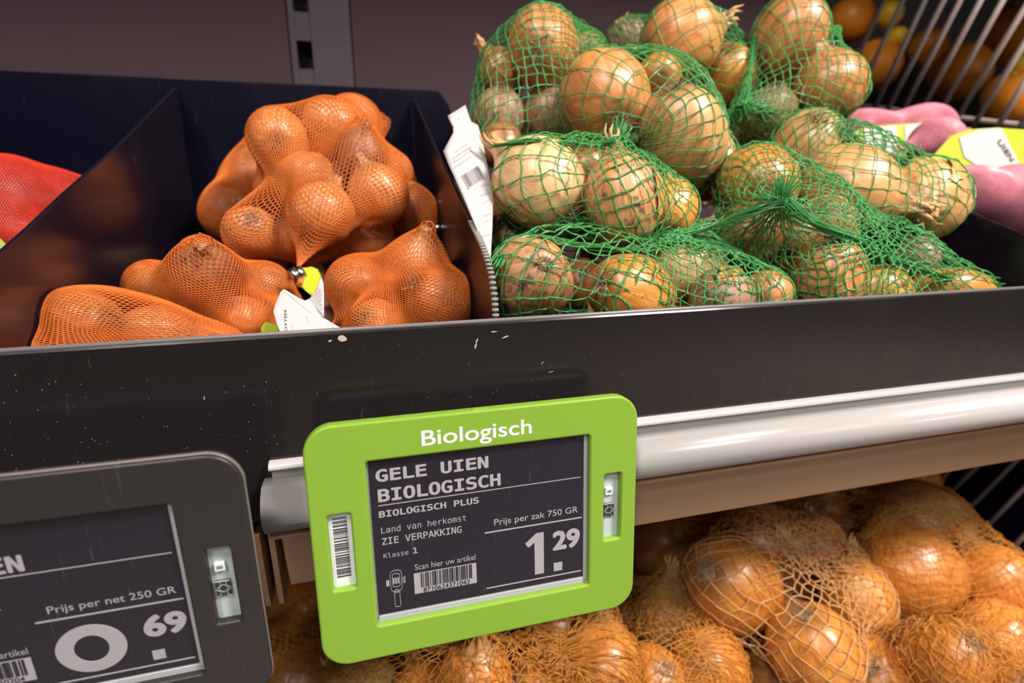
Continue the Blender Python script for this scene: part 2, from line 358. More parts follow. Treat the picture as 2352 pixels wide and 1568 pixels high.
# ------------------------------------------------------------------ text
_ff = bpy.utils.system_resource('DATAFILES', path='fonts')
def _font(n):
    try: return bpy.data.fonts.load(os.path.join(_ff, n))
    except Exception: return None
MONO = _font('DejaVuSansMono.woff2'); SANS = None
DG = bpy.context.evaluated_depsgraph_get
def curve_mesh(cu, name):
    o = bpy.data.objects.new('tmp', cu); COL.objects.link(o); dg = DG(); dg.update()
    me = bpy.data.meshes.new_from_object(o.evaluated_get(dg)); bpy.data.objects.remove(o); me.name = name; return me
def text_me(s, font, bold=0., extrude=.0):
    cu = bpy.data.curves.new('t', 'FONT'); cu.body = s; cu.size = 1
    if font: cu.font = font
    cu.resolution_u = 5
    me = curve_mesh(cu, 'text')
    if bold:       # heavier strokes: the flat glyphs repeated a hair apart
        n = len(me.vertices); a = np.zeros(n*3, dtype=np.float32); me.vertices.foreach_get('co', a); a = a.reshape(-1, 3)
        fs = [tuple(p.vertices) for p in me.polygons]; vs = []; ff = []
        for k in range(8):
            q = PI*k/4; vs += (a+np.array([bold*math.cos(q), bold*math.sin(q), k*.004])).tolist(); ff += [tuple(k*n+i for i in f) for f in fs]
        me = bpy.data.meshes.new('text'); me.from_pydata(vs, [], ff); me.update()
    return me
def fit(me, u0, u1, v0, v1, w=0, th=.00012):
    """scale flat text into the box u0..u1, v0..v1 (mm) standing at height w"""
    n = len(me.vertices); a = np.zeros(n*3, dtype=np.float32); me.vertices.foreach_get('co', a); a = a.reshape(-1, 3)
    lo, hi = a[:, :2].min(0), a[:, :2].max(0)
    a[:, 0] = (u0+(a[:, 0]-lo[0])/(hi[0]-lo[0])*(u1-u0))*.001; a[:, 1] = (v0+(a[:, 1]-lo[1])/(hi[1]-lo[1])*(v1-v0))*.001; a[:, 2] = w+a[:, 2]*.001
    me.vertices.foreach_set('co', a.ravel()); me.update(); return me
def rrect(u0, u1, v0, v1, r, n=8):
    pts = []
    for cx, cy, a0 in ((u1-r, v1-r, 0), (u0+r, v1-r, 90), (u0+r, v0+r, 180), (u1-r, v0+r, 270)):
        for k in range(n+1):
            q = math.radians(a0+90*k/n); pts.append((cx+r*math.cos(q), cy+r*math.sin(q)))
    return pts
def plate(loops, th, bev, name):     # 2D curve with holes, extruded; loops in mm
    cu = bpy.data.curves.new('c', 'CURVE'); cu.dimensions = '2D'; cu.fill_mode = 'BOTH'
    cu.extrude = max(0, th/2-bev); cu.bevel_depth = bev; cu.bevel_resolution = 3; cu.offset = -bev
    for L in loops:
        s = cu.splines.new('POLY'); s.points.add(len(L)-1); s.use_cyclic_u = True
        for i, p in enumerate(L): s.points[i].co = (p[0]*.001, p[1]*.001, 0, 1)
    return curve_mesh(cu, name)

# ------------------------------------------------------------------ electronic price labels
def flat(rects, w, name, mat, parent, th=.00015):
    mb = MB()
    for (a, b, c, d) in rects: mb.box(a*.001, b*.001, c*.001, d*.001, w-th, w)
    return obj(name, mb.mesh(name), mat, parent)
def poly_flat(pts, w, name, mat, parent, th=.00015):
    return obj(name, MB().prism([(p[0]*.001, p[1]*.001) for p in pts], 2, w-th, w).mesh(name), mat, parent)
def barcode_rects(u0, u1, v0, v1, seed, vert=True):
    r = random.Random(seed); out = []; p = u0
    while p < u1-.25:
        wv = r.choice((.22, .22, .42, .62)); g = r.choice((.24, .24, .42, .6)); 
        out.append((p, min(u1, p+wv), v0, v1)); p += wv+g
    return out
def esl(name, label, origin, tilt, frame_mat, lines, top_text=None, side_code=True, outline=(-21.8, 107.4, -80.2, 16.2)):
    root = thing(name, (0, 0, 0), label, 'price label', 'electronic shelf labels')
    V = np.array([0, tilt[0], tilt[1]]); U = np.array([1, 0, 0]); W = np.cross(U, V)
    mtx = Matrix(((U[0], V[0], W[0], origin[0]), (U[1], V[1], W[1], origin[1]), (U[2], V[2], W[2], origin[2]), (0, 0, 0, 1)))
    root.matrix_basis = mtx
    u0, u1, v0, v1 = outline
    hole1 = rrect(-.85, 86.4, -66.2, 1.2, 1.2, 4); hole2 = rrect(-15.6, -7.5, -48.1, -17.7, .9, 4); hole3 = rrect(92.9, 100.5, -46.7, -17.0, .9, 4)
    holes = [hole1, hole3]+([hole2] if side_code else [])
    me = plate([rrect(u0, u1, v0, v1, 10.5, 14)]+holes, .0050, .0009, 'frame')
    fr = _child(root, 'frame', me, frame_mat); fr.location = (0, 0, .0025-.0025)
    me = plate([rrect(u0+3, u1-3, v0+3, v1-3, 8, 12)], .0050, .0008, 'housing')
    if not top_text:
        me = plate([rrect(u0-.35, u1+.35, v0-.35, v1+.35, 10.8, 14)]+holes, .0014, .0004, 'rim_highlight'); fe = _child(root, 'rim_highlight', me, plain('grey_edge_highlight', (.17, .14, .135), .35)); fe.location = (0, 0, .0004)  # added rim plate, the bevel highlight put into its pale grey
        me = plate([rrect(u0+3, u1-3, v0+3, v1-3, 8, 12)], .0050, .0008, 'housing')
    bk = _child(root, 'housing', me, M['body']); bk.location = (0, 0, -.0046)
    # raised catch on the top edge
    _child(root, 'top_catch', MB().prism([(.0375, .0155), (.0395, .0166), (.0450, .0166), (.0472, .0155)], 2, -.0006, .0016).mesh('catch'), frame_mat, .0003)
    # display: pale surround, dark glass
    _child(root, 'display_surround', MB().box(-.0009, .0864, -.0663, .0013, -.0011, -.00045).mesh('sur'), M['body'])
    disp = _child(root, 'display', MB().box(-.00005, .0845, -.0630, .0011, -.0006, 0).mesh('display'), M['screen'])
    lip = MB().prism([(-.0008, -.0662), (.0863, -.0662), (.0863, -.0655), (.0850, -.0636), (-.0002, -.0636), (-.0008, -.0650)], 2, -.0004, .0002)
    _child(root, 'display_edge', lip.mesh('lip'), M['body'], .0002)
    _child(root, 'display_edge', MB().box(.0847, .0863, -.0655, .0010, -.0004, .0002).mesh('lip2'), M['body'], .0002)
    for k in lines:
        kind = k[0]
        if kind == 'T':
            _, s, font, bold, a, b, c, d = k; me = fit(text_me(s, font, bold), a, b, c, d, .00008); _child(disp, 'printed_text', me, M['ink'])
        elif kind == 'R': _child2(flat(k[1], .00012, k[2], k[3] if len(k) > 3 else M['ink'], None), disp)
        elif kind == 'P': _child2(poly_flat(k[1], .00012, k[2], k[3] if len(k) > 3 else M['ink'], None), disp)
    if top_text:
        s, a, b, c, d = top_text; me = fit(text_me(s, SANS, .012), a, b, c, d, .00256); _child(root, 'printed_text', me, M['white'])
    if side_code:
        pl = _child(root, 'barcode_sticker', MB().box(-.0156, -.0075, -.0481, -.0177, -.0008, -.0002).mesh('st'), M['white'])
        r = random.Random(3); mb = MB(); v = -.0199
        while v > -.0445:
            h = r.choice((.0002, .0002, .0004, .0006)); mb.box(-.0142, -.0091, v-h, v, -.0003, -.0001); v -= h+r.choice((.00022, .00022, .0004, .0006))
        _child(pl, 'barcode', mb.mesh('bars'), M['inkdark'])
    cw_ = _child(root, 'chip_window', MB().box(.0929, .1005, -.0467, -.0170, -.0012, -.0006).mesh('cw'), M['chip'])
    _child(cw_, 'led_chip', MB().box(.0945, .0977, -.0272, -.0240, -.0006, .0006).mesh('led'), M['white'], .0002)
    _child(cw_, 'led_chip_marks', MB().box(.0952, .0958, -.0262, -.0250, .0006, .0007).box(.0959, .0965, -.0262, -.0250, .0006, .0007).box(.0966, .0971, -.0262, -.0250, .0006, .0007).mesh('leds'), M['recess'])
    _child(cw_, 'circuit_patch', MB().box(.0938, .0984, -.0372, -.0312, -.0006, .0002).mesh('pcb'), M['gold'], .0001)
    mb = MB()
    for (cx, cy) in ((.0961, -.0342), (.0936+.0005, -.0326), (.0984, -.0326), (.0938, -.0360), (.0984, -.0360)):
        for i in range(6):
            q = PI*i/3+PI/6; q2 = q+PI/3; a = np.array([cx+.0015*math.cos(q), cy+.0015*math.sin(q), .0003]); b = np.array([cx+.0015*math.cos(q2), cy+.0015*math.sin(q2), .0003])
            if max(a[0], b[0]) < .0986 and min(a[0], b[0]) > .0936: mb.tube([a, b], .00010, 4)
    mb.box(.0938, .0984, -.0315, -.0311, .0002, .0004)
    _child(cw_, 'honeycomb_trace', mb.mesh('hex'), M['body'])
    return root
def _child(root, name, me, mat, bevel=0):
    o = bpy.data.objects.new(name, me); COL.objects.link(o); o.parent = root
    if not me.materials: me.materials.append(mat)
    if bevel:
        b = o.modifiers.new('bevel', 'BEVEL'); b.width = bevel; b.segments = 2; b.limit_method = 'ANGLE'
    return o
def _child2(o, root): o.parent = root; return o

scanner = []
def ring(pts, t=.18):   # closed outline of thin bars as quads (mm)
    out = []
    for i in range(len(pts)):
        a, b = np.array(pts[i]), np.array(pts[(i+1) % len(pts)]); d = nrm(b-a); n = np.array([-d[1], d[0]])*t/2
        out.append([tuple(a-n-d*t/2), tuple(b-n+d*t/2), tuple(b+n+d*t/2), tuple(a+n-d*t/2)])
    return out
for L in (rrect(5.0, 9.3, -54.2, -45.2, 1.6, 3), rrect(5.8, 8.5, -52.2, -46.6, .5, 1), [(6.2, -54.3), (8.2, -54.3), (8.3, -60.2), (7.9, -60.9), (6.6, -60.9), (6.2, -60.2)], rrect(6.4, 8.0, -54.8, -53.4, .6, 2)):
    for q in ring(L): scanner.append(('P', q, 'scanner_icon'))
scanner.append(('R', [(6.0, 6.5, -50.9, -48.4), (6.8, 7.4, -50.9, -48.4), (7.7, 8.2, -50.9, -48.4), (3.4, 4.5, -51.4, -48.9), (9.7, 9.9, -51.0, -48.6), (10.2, 10.6, -51.2, -48.4)], 'scanner_icon'))
one = [(59.2, -43.4), (64.0, -39.5), (67.2, -39.5), (67.2, -58.2), (63.2, -58.2), (63.2, -43.6), (60.6, -45.4)]
lines = [
 ('T', 'GELE UIEN', MONO, .025, 2.3, 44.9, -8.2, -3.2),
 ('T', 'BIOLOGISCH', MONO, .025, 2.6, 49.6, -16.3, -11.0), ('R', [(2.4, 83.3, -17.75, -17.45)], 'rule_line'),
 ('T', 'BIOLOGISCH PLUS', MONO, .022, 2.5, 40.6, -22.5, -19.8), ('T', 'Land van herkomst', MONO, 0, 2.9, 35.3, -29.0, -26.4),
 ('T', 'ZIE VERPAKKING', MONO, .01, 2.9, 33.4, -33.8, -30.9), ('T', 'Klasse', MONO, 0, 3.1, 12.4, -39.4, -37.3), ('T', '1', MONO, .012, 14.2, 16.0, -39.4, -36.9),
 ('T', 'Scan hier uw artikel', SANS, 0, 14.5, 38.5, -46.6, -44.1), ('R', [(13.9, 38.7, -56.9, -48.0)], 'barcode_field'),
 ('T', 'Prijs per zak 750 GR', SANS, .004, 46.5, 82.2, -33.9, -30.3), ('R', [(42.6, 84.0, -35.95, -35.4)], 'rule_line'),
 ('P', one, 'price_digit'), ('R', [(71.5, 75.3, -58.3, -54.5)], 'price_dot'), ('T', '29', SANS, .045, 71.0, 83.2, -48.9, -40.0),
 ('R', [(42.6, 83.8, -60.6, -60.1)], 'rule_line')]+scanner
bars = ('R', [(a, b, c, d) for a, b, c, d in barcode_rects(16.6, 36.8, -54.3, -48.2, 5)], 'barcode', M['screen'])
O1 = CAM+np.array([-.00300118, .188512955, -.0947663]); T1 = -math.radians(4)
g = esl('electronic_price_label', 'lime green framed electronic price label reading GELE UIEN BIOLOGISCH 1.29', O1, (-math.sin(T1)*1.0, math.cos(T1)), M['green'], lines, ('Biologisch', 19.5, 61.9, 2.9, 10.8))
o = flat([(a, b, c, d) for a, b, c, d in bars[1]], .0003, 'barcode', M['screen'], None); o.parent = g
o = _child(g, 'printed_text', fit(text_me('8710624371043', SANS, 0), 17.4, 35.7, -56.6, -54.6, .0003), M['screen'])
# the left label
ring0 = []
ou = [(55.3+9.4*math.cos(2*PI*k/40)*1.06, -48.9+9.3*math.sin(2*PI*k/40)) for k in range(40)]; inn = [(55.3+4.9*math.cos(2*PI*k/40), -48.9+5.2*math.sin(2*PI*k/40)) for k in range(40)]
lines2 = [('T', 'SJALOTTEN', MONO, .025, 1.5, 44.2, -16.4, -10.4), ('R', [(2.4, 83.3, -17.75, -17.45)], 'rule_line'),
 ('T', 'Land van herkomst', MONO, 0, 2.9, 35.3, -29.0+.2, -26.4), ('T', 'ZIE VERPAKKING', MONO, .01, 2.9, 33.4, -33.8, -30.9), ('T', 'Klasse', MONO, 0, 3.1, 12.4, -39.4, -37.3), ('T', '1', MONO, .012, 14.2, 16.0, -39.4, -36.9),
 ('T', 'Scan hier uw artikel', SANS, 0, 14.5, 38.5, -46.6, -44.1), ('R', [(13.9, 38.7, -56.9, -48.0)], 'barcode_field'),
 ('T', 'Prijs per net 250 GR', SANS, .004, 46.5, 82.2, -33.9, -30.3), ('R', [(42.6, 84.0, -35.95, -35.4)], 'rule_line'),
 ('R', [(71.5, 75.3, -58.3, -54.5)], 'price_dot'), ('T', '69', SANS, .045, 70.6, 83.6, -48.9, -40.0), ('R', [(42.6, 83.8, -60.6, -60.1)], 'rule_line')]
g2 = esl('electronic_price_label', 'charcoal framed electronic price label reading 0.69 at lower left', (-.14840885, -.04112, 1.10681), (-.03807, .99927), M['blackframe'], lines2, None)
me = plate([ou, inn], .0002, .00001, 'zero'); o = _child(g2, 'price_digit', me, M['ink']); o.location = (0, 0, .0001)
o = flat([(a, b, c, d) for a, b, c, d in barcode_rects(16.6, 36.8, -54.3, -48.2, 8)], .0003, 'barcode', M['screen'], None); o.parent = g2
_child(g2, 'printed_text', fit(text_me('8713573020204', SANS, 0), 17.4, 35.7, -56.6, -54.6, .0003), M['screen'])
_child(g, 'mounting_clip', MB().box(.02, .066, -.045, -.005, -.0115, -.006).mesh('clip'), M['body'], .0005)
_child(g2, 'mounting_clip', MB().box(.01, .056, -.055, -.02, -.036, -.006).mesh('clip'), M['body'], .0005)

# ------------------------------------------------------------------ onions
def onion_meshes(v):
    r = random.Random(100+v); rg = np.random.default_rng(50+v)
    nk = [(.0, -.90), (.10, -.915), (.26, -.925), (.46, -.86), (.68, -.70), (.86, -.46), (.96, -.20), (1., .06), (.965, .30), (.87, .53), (.71, .73), (.53, .88), (.37, 1.00), (.255, 1.11), (.19, 1.22), (.165, 1.33), (.15, 1.42)]
    # smooth the profile
    pts = np.array(nk); t = np.linspace(0, len(pts)-1, 34); prof_ = []
    for q in t:
        i = min(int(q), len(pts)-2); f_ = q-i; p0 = pts[max(i-1, 0)]; p1 = pts[i]; p2 = pts[i+1]; p3 = pts[min(i+2, len(pts)-1)]
        prof_.append(.5*((2*p1)+(-p0+p2)*f_+(2*p0-5*p1+4*p2-p3)*f_*f_+(-p0+3*p1-3*p2+p3)*f_**3))
    prof_ = np.array(prof_); prof_[:, 0] = np.maximum(prof_[:, 0], 0); n = 36
    ph = [r.uniform(0, 6.28) for _ in range(5)]; bend = (r.uniform(-.2, .2), r.uniform(-.2, .2)); sq = r.uniform(-.06, .06)
    vs = []; fs = []
    for i, (rad, z) in enumerate(prof_):
        for k in range(n):
            a = 2*PI*k/n
            rr_ = rad*(1+sq*math.cos(2*a+ph[0])+.020*math.cos(3*a+ph[1]+z)+.012*math.cos(7*a+ph[2])+.010*math.sin(11*a+ph[3]))
            if z > .9: rr_ *= 1+.22*math.sin(5*a+ph[4]+z*4)*min(1, (z-.9)*3)
            tz = max(0, z-.85); vs.append((rr_*math.cos(a)+bend[0]*tz*1.6, rr_*math.sin(a)+bend[1]*tz*1.6, z+.02*math.cos(a+ph[0])*abs(rad)))
    for i in range(len(prof_)-1):
        for k in range(n): fs.append((i*n+k, i*n+(k+1) % n, (i+1)*n+(k+1) % n, (i+1)*n+k))
    fs.append(tuple((len(prof_)-1)*n+k for k in range(n)))
    b = MB(); b.v = vs; b.f = fs; body = b.mesh('onion_body', True)
    tipc = np.array([bend[0]*.57*1.6, bend[1]*.57*1.6, 1.36])
    nb = MB()
    for k in range(7):
        a = 2*PI*k/7+r.uniform(-.3, .3); L = r.uniform(.12, .34); out = r.uniform(.05, .22)
        p0 = tipc+[.13*math.cos(a), .13*math.sin(a), -.06]; p1 = tipc+[(.13+out*.5)*math.cos(a), (.13+out*.5)*math.sin(a), L*.5]; p2 = tipc+[(.10+out)*math.cos(a+.4), (.10+out)*math.sin(a+.4), L]
        nb.tube([p0, p1, p2], [.055, .045, .008], 5)
    neck = nb.mesh('dry_neck', True)
    rb = MB(); rb.tube([(0, 0, -.88), (0, 0, -.945)], [.20, .14], 12)
    for k in range(46):
        a = r.uniform(0, 6.28); rad = r.uniform(.02, .17); L = r.uniform(.07, .22); p0 = np.array([rad*math.cos(a), rad*math.sin(a), -.92])
        sp_ = r.uniform(.2, 1.6); p1 = p0+[L*.5*sp_*math.cos(a), L*.5*sp_*math.sin(a), -L*.6]; a2 = a+r.uniform(-1.2, 1.2)
        p2 = p1+[L*.5*sp_*math.cos(a2), L*.5*sp_*math.sin(a2), -L*.35+r.uniform(-.03, .1)]
        rb.tube([p0, p1, p2], [.012, .010, .005], 3, cap=False)
    roots = rb.mesh('root_tuft')
    fb = MB()
    for q in range(r.choice((0, 1, 2))):     # lifted flake of dry skin, a curved patch with a torn edge
        a0 = r.uniform(0, 6.28); wd = r.uniform(.35, .8); i0, i1 = r.choice(((10, 21), (14, 27), (6, 17))); rows = []; K = 7
        for i in range(i0, i1+1):
            rad, z = prof_[i]; e = (i-i0)/(i1-i0); row = []
            for k in range(K):
                s_ = k/(K-1)-.5; jag = r.uniform(-.05, .05) if k in (0, K-1) or i in (i0, i1) else 0
                a = a0+s_*wd*(.45+1.1*math.sin(PI*min(.98, e*.9+.1)))+jag; lift = 1.018+.10*max(0, abs(s_)*2-.6)**1.5+.05*max(0, e-.7)
                row.append((rad*lift*math.cos(a), rad*lift*math.sin(a), z+jag*.5))
            rows.append(row)
        fb.add([p for row in rows for p in row], [(i*K+k, i*K+k+1, (i+1)*K+k+1, (i+1)*K+k) for i in range(len(rows)-1) for k in range(K-1)])
    flake = fb.mesh('skin_flake', True) if fb.f else None
    return body, neck, roots, flake
VAR = [onion_meshes(v) for v in range(7)]
_cache = {}
def skinned(me, mat):
    k = (me.name, mat.name)
    if k not in _cache:
        c = me.copy(); c.materials.clear(); c.materials.append(mat); _cache[k] = c
    return _cache[k]
ALL = []
class On:
    """px, py, rpx: where and how large the photograph shows it; D: its distance; ax: stem direction (right, down, away)"""
    def __init__(s, label, px, py, rpx, D, ax, pal='tan', el=1.08, var=None, vis=True, name='onion'):
        s.label, s.px, s.py, s.rpx, s.D, s.ax, s.pal, s.el, s.vis, s.name = label, px, py, rpx, D, nrm(P.T@nrm(ax)), pal, el, vis, name
        s.var = var if var is not None else (int(px*7+py*3) % 7); s.tight = name == 'shallot' or pal in ('red', 'pinko'); s.upd()
    def upd(s):
        s.R = s.rpx*s.D/F; s.c = at(s.px, s.py, s.D)
    def basis(s):
        z = s.ax; h = int(s.px*13+s.py*5) % 628/100.
        a = nrm(np.cross(z, [.3, .8, .52])); b = np.cross(z, a); x = a*math.cos(h)+b*math.sin(h); y = np.cross(z, x)
        return np.array([x, y, z]).T
WHERE = ('below', 'behind', 'deeper behind', 'far below')
def fill(lst, pal, dirs, lim, name='onion'):
    """onions lying deeper in the pile, under and behind the ones in view"""
    out = []
    r = random.Random(len(lst)*31+7)
    for o in list(lst):
        for di, dv in enumerate(dirs):
            R = o.R*r.uniform(.85, 1.0); c = o.c+np.array(dv(o, R))
            if not lim(c, R): continue
            if any(np.linalg.norm(c-q.c) < (R+q.R)*.93 for q in lst+out): continue
            rel = P@(c-CAM); px, py = 1176+F*rel[0]/rel[2], 784+F*rel[1]/rel[2]
            lab = ' '.join(('%s buried %s the %s' % (name, WHERE[di], o.label)).split()[:16])
            out.append(On(lab, px, py, R*F/rel[2], rel[2], (r.uniform(-1, 1), r.uniform(-1, 1), r.uniform(-.4, 1)), pal, 1.05, vis=False, name=name))
    return out
def separate(lst, lim, it=140):
    for k in range(it):
        mv = 0
        for i in range(len(lst)):
            for j in range(i+1, len(lst)):
                a, b = lst[i], lst[j]; d = b.c-a.c; L = np.linalg.norm(d)
                need = (a.R+b.R)*.97
                if L < need:
                    mv += 1; gap = (need-L)
                    # slide along the line of sight: the nearer one nearer, the farther one farther
                    s_ = 1 if b.D >= a.D else -1
                    la, lb = (.35, .65) if s_ > 0 else (.65, .35)
                    a.D = max(.12, a.D-s_*gap*la*.8); b.D = b.D+s_*gap*lb*.8
                    n = d/L; n2 = n-(P[2]@n)*P[2]
                    for q, sg in ((a, -1), (b, 1)):
                        pp = P@(n2*sg*gap*.2); q.px += pp[0]*F/q.D; q.py += pp[1]*F/q.D
                    for q in (a, b):
                        q.upd()
        for q in lst:
            for _ in range(6):
                if lim(q.c, q.R*.97): break
                y0 = lim.front(q.c, q.R)
                if y0 > 0: q.D += .002
                elif y0 < 0: q.D -= .002
                else: break
                q.upd()
        if not mv: break
class Lim:
    def __init__(s, x0, x1, y0, y1, z0): s.b = (x0, x1, y0, y1, z0)
    def __call__(s, c, R): x0, x1, y0, y1, z0 = s.b; return x0+R < c[0] < x1-R and y0+R < c[1] < y1-R and c[2] > z0+R
    def front(s, c, R): return 1 if c[1] < s.b[2]+R else (-1 if (c[1] > s.b[3]-R or c[2] < s.b[4]+R) else 0)
def build_onion(o, group):
    body, neck, roots, flake = VAR[o.var]
    ob = bpy.data.objects.new(o.name, skinned(body, SK[o.pal])); COL.objects.link(ob)
    B = o.basis()*np.array([o.R, o.R, o.R*o.el]); mt = Matrix.Identity(4)
    for i in range(3):
        for j in range(3): mt[i][j] = B[i][j]
        mt[i][3] = o.c[i]
    ob.matrix_basis = mt; tag(ob, o.label, 'onion' if o.name == 'onion' else 'shallot', group)
    if o.vis:
        for nm, me, mat in (('dry_neck', neck, M['neck']), ('root_tuft', roots, M['root']), ('loose_skin', flake, M['flake'])):
            if me is None or (nm == 'dry_neck' and o.name == 'shallot') or (nm == 'loose_skin' and o.tight): continue
            c = bpy.data.objects.new(nm, skinned(me, mat)); COL.objects.link(c); c.parent = ob
    return ob

# ------------------------------------------------------------------ nets
def pushout(Pn, obs, floor=None, it=2):
    for _ in range(it):
        for (c, B, r) in obs:
            q = (Pn-c)@B/r; L = np.linalg.norm(q, axis=1); m_ = L < 1
            if m_.any():
                qq = q[m_]/np.maximum(L[m_], 1e-6)[:, None]*r; Pn[m_] = c+qq@B.T
    return Pn
def tubes(pl, rad, n=3, nrmv=None, name='net', smooth=False, taper=None):
    """pl: (S,K,3) polylines swept into tubes of n sides"""
    Sn, K, _ = pl.shape
    t = np.empty_like(pl); t[:, 1:-1] = pl[:, 2:]-pl[:, :-2]; t[:, 0] = pl[:, 1]-pl[:, 0]; t[:, -1] = pl[:, -1]-pl[:, -2]
    t /= np.maximum(np.linalg.norm(t, axis=2, keepdims=True), 1e-9)
    a = nrmv-(t*nrmv).sum(2, keepdims=True)*t; a /= np.maximum(np.linalg.norm(a, axis=2, keepdims=True), 1e-9)
    b = np.cross(t, a); V = np.empty((Sn, K, n, 3))
    r_ = rad if not hasattr(rad, 'shape') else rad[..., None]
    for k in range(n):
        q = 2*PI*k/n; V[:, :, k] = pl+r_*(a*math.cos(q)+b*math.sin(q))
    idx = np.arange(Sn*K*n).reshape(Sn, K, n); nx = np.roll(idx, -1, axis=2)
    Q = np.stack([idx[:, :-1], nx[:, :-1], nx[:, 1:], idx[:, 1:]], axis=-1).reshape(-1, 4)
    return V.reshape(-1, 3), Q
def geodesic(n):
    """honeycomb graph on the sphere: node directions, three neighbours each, edge list"""
    g = (1+5**.5)/2; V0 = np.array([(-1,g,0),(1,g,0),(-1,-g,0),(1,-g,0),(0,-1,g),(0,1,g),(0,-1,-g),(0,1,-g),(g,0,-1),(g,0,1),(-g,0,-1),(-g,0,1)], float)
    F0 = [(0,11,5),(0,5,1),(0,1,7),(0,7,10),(0,10,11),(1,5,9),(5,11,4),(11,10,2),(10,7,6),(7,1,8),(3,9,4),(3,4,2),(3,2,6),(3,6,8),(3,8,9),(4,9,5),(2,4,11),(6,2,10),(8,6,7),(9,8,1)]
    pts = []; tris = []
    for (a, b, c) in F0:
        base = len(pts); id_ = {}
        for i in range(n+1):
            for j in range(n+1-i): id_[i, j] = len(pts); pts.append(V0[a]+(V0[b]-V0[a])*i/n+(V0[c]-V0[a])*j/n)
        for i in range(n):
            for j in range(n-i):
                tris.append((id_[i, j], id_[i+1, j], id_[i, j+1]))
                if j < n-i-1: tris.append((id_[i+1, j], id_[i+1, j+1], id_[i, j+1]))
    pts = nrm_rows(np.array(pts)); key = np.round(pts*1e5).astype(np.int64)
    _, first, inv = np.unique(key, axis=0, return_index=True, return_inverse=True); inv = inv.ravel(); T = inv[np.array(tris)]; pts = pts[first]
    C_ = nrm_rows(pts[T].mean(1)); E_ = np.concatenate([T[:, [0, 1]], T[:, [1, 2]], T[:, [2, 0]]]); own = np.tile(np.arange(len(T)), 3)
    E_ = np.sort(E_, axis=1); k = E_[:, 0]*len(pts)+E_[:, 1]; o_ = np.argsort(k, kind='stable'); k = k[o_]; own = own[o_]
    pairs = np.stack([own[0::2], own[1::2]], 1); both = np.concatenate([pairs, pairs[:, ::-1]]); o2 = np.argsort(both[:, 0], kind='stable')
    return C_, both[o2, 1].reshape(-1, 3), pairs
_geo = {}
def make_hex(onions, A, freq, rad, mat, seed=0, off=.0009, relax=16, bounds=None, pull=.22, Bp=None):
    if freq not in _geo: _geo[freq] = geodesic(freq)
    D_, nb3, pairs = _geo[freq]
    obs = [(o.c, o.basis(), np.array([o.R, o.R, o.R*o.el*.95])*1.005+off) for o in onions]
    for o in onions:
        if o.vis:
            for h, rr_ in ((1.0, .42), (1.16, .30), (1.32, .24), (1.45, .20)): obs.append((o.c+o.ax*o.R*o.el*h, np.eye(3), np.ones(3)*o.R*rr_+off))
    rg = np.random.default_rng(seed); cen = np.mean([o.c for o in onions], axis=0); A = np.array(A, float)
    Q_, _ = np.linalg.qr(rg.normal(size=(3, 3))); D_ = D_@Q_
    # stretch the cells along the bag: directions are taken on an ellipsoid of the onions' spread
    hit = np.zeros(len(D_))
    cs = np.array([o.c for o in onions])-cen; cov = cs.T@cs/len(cs)+np.eye(3)*np.mean([o.R for o in onions])**2*.6; ev_, U_ = np.linalg.eigh(cov); sc = np.sqrt(ev_/ev_.max())
    D_ = nrm_rows(((D_@U_)*sc)@U_.T)
    for (c, B, r) in obs:
        o_ = (cen-c)@B/r; d_ = D_@B/r; aa = (d_**2).sum(1); bb = d_@o_; cc = o_@o_-1; disc = bb*bb-aa*cc
        hit = np.maximum(hit, np.where(disc > 0, (-bb+np.sqrt(np.maximum(disc, 0)))/aa, 0))
    r = np.maximum(hit, .35*hit.mean())
    pins = []
    for (pt, wd) in ((A, pull),)+(((np.array(Bp, float), pull),) if Bp is not None else ()):
        d = nrm(pt-cen); L = np.linalg.norm(pt-cen); ang = np.arccos(np.clip(D_@d, -1, 1)); m_ = ang < wd*.35; pins.append((m_, pt, d, L, ang))
        r = np.where(m_, L, r)
    for k in range(110):
        r = np.maximum(hit, r[nb3].mean(1)+.00003)
        for (m_, pt, d, L, ang) in pins: r[m_] = np.maximum(L*(1-ang[m_]*.3), 0)
    X = cen+D_*r[:, None]
    for (m_, pt, d, L, ang) in pins:      # gather at the clip
        wgt = np.exp(-(ang/pull)**2)[:, None]; ax_ = pt-d*0; X = X*(1-wgt*.85)+(cen+d*((X-cen)@d)[:, None])*wgt*.85
    for k in range(relax):
        X = X*.5+X[nb3].mean(1)*.5
        for (m_, pt, d, L, ang) in pins: X[m_] = X[m_]*.3+pt*.7
        X = pushout(X, obs, it=1)
        if bounds: X = np.stack([np.clip(X[:, i], bounds[2*i], bounds[2*i+1]) for i in range(3)], 1)
    pl = X[pairs]; nn = nrm_rows(pl-cen)
    V, Q = tubes(pl, rad, 3, nn)
    return mesh_np('net', V, Q, False), None, X
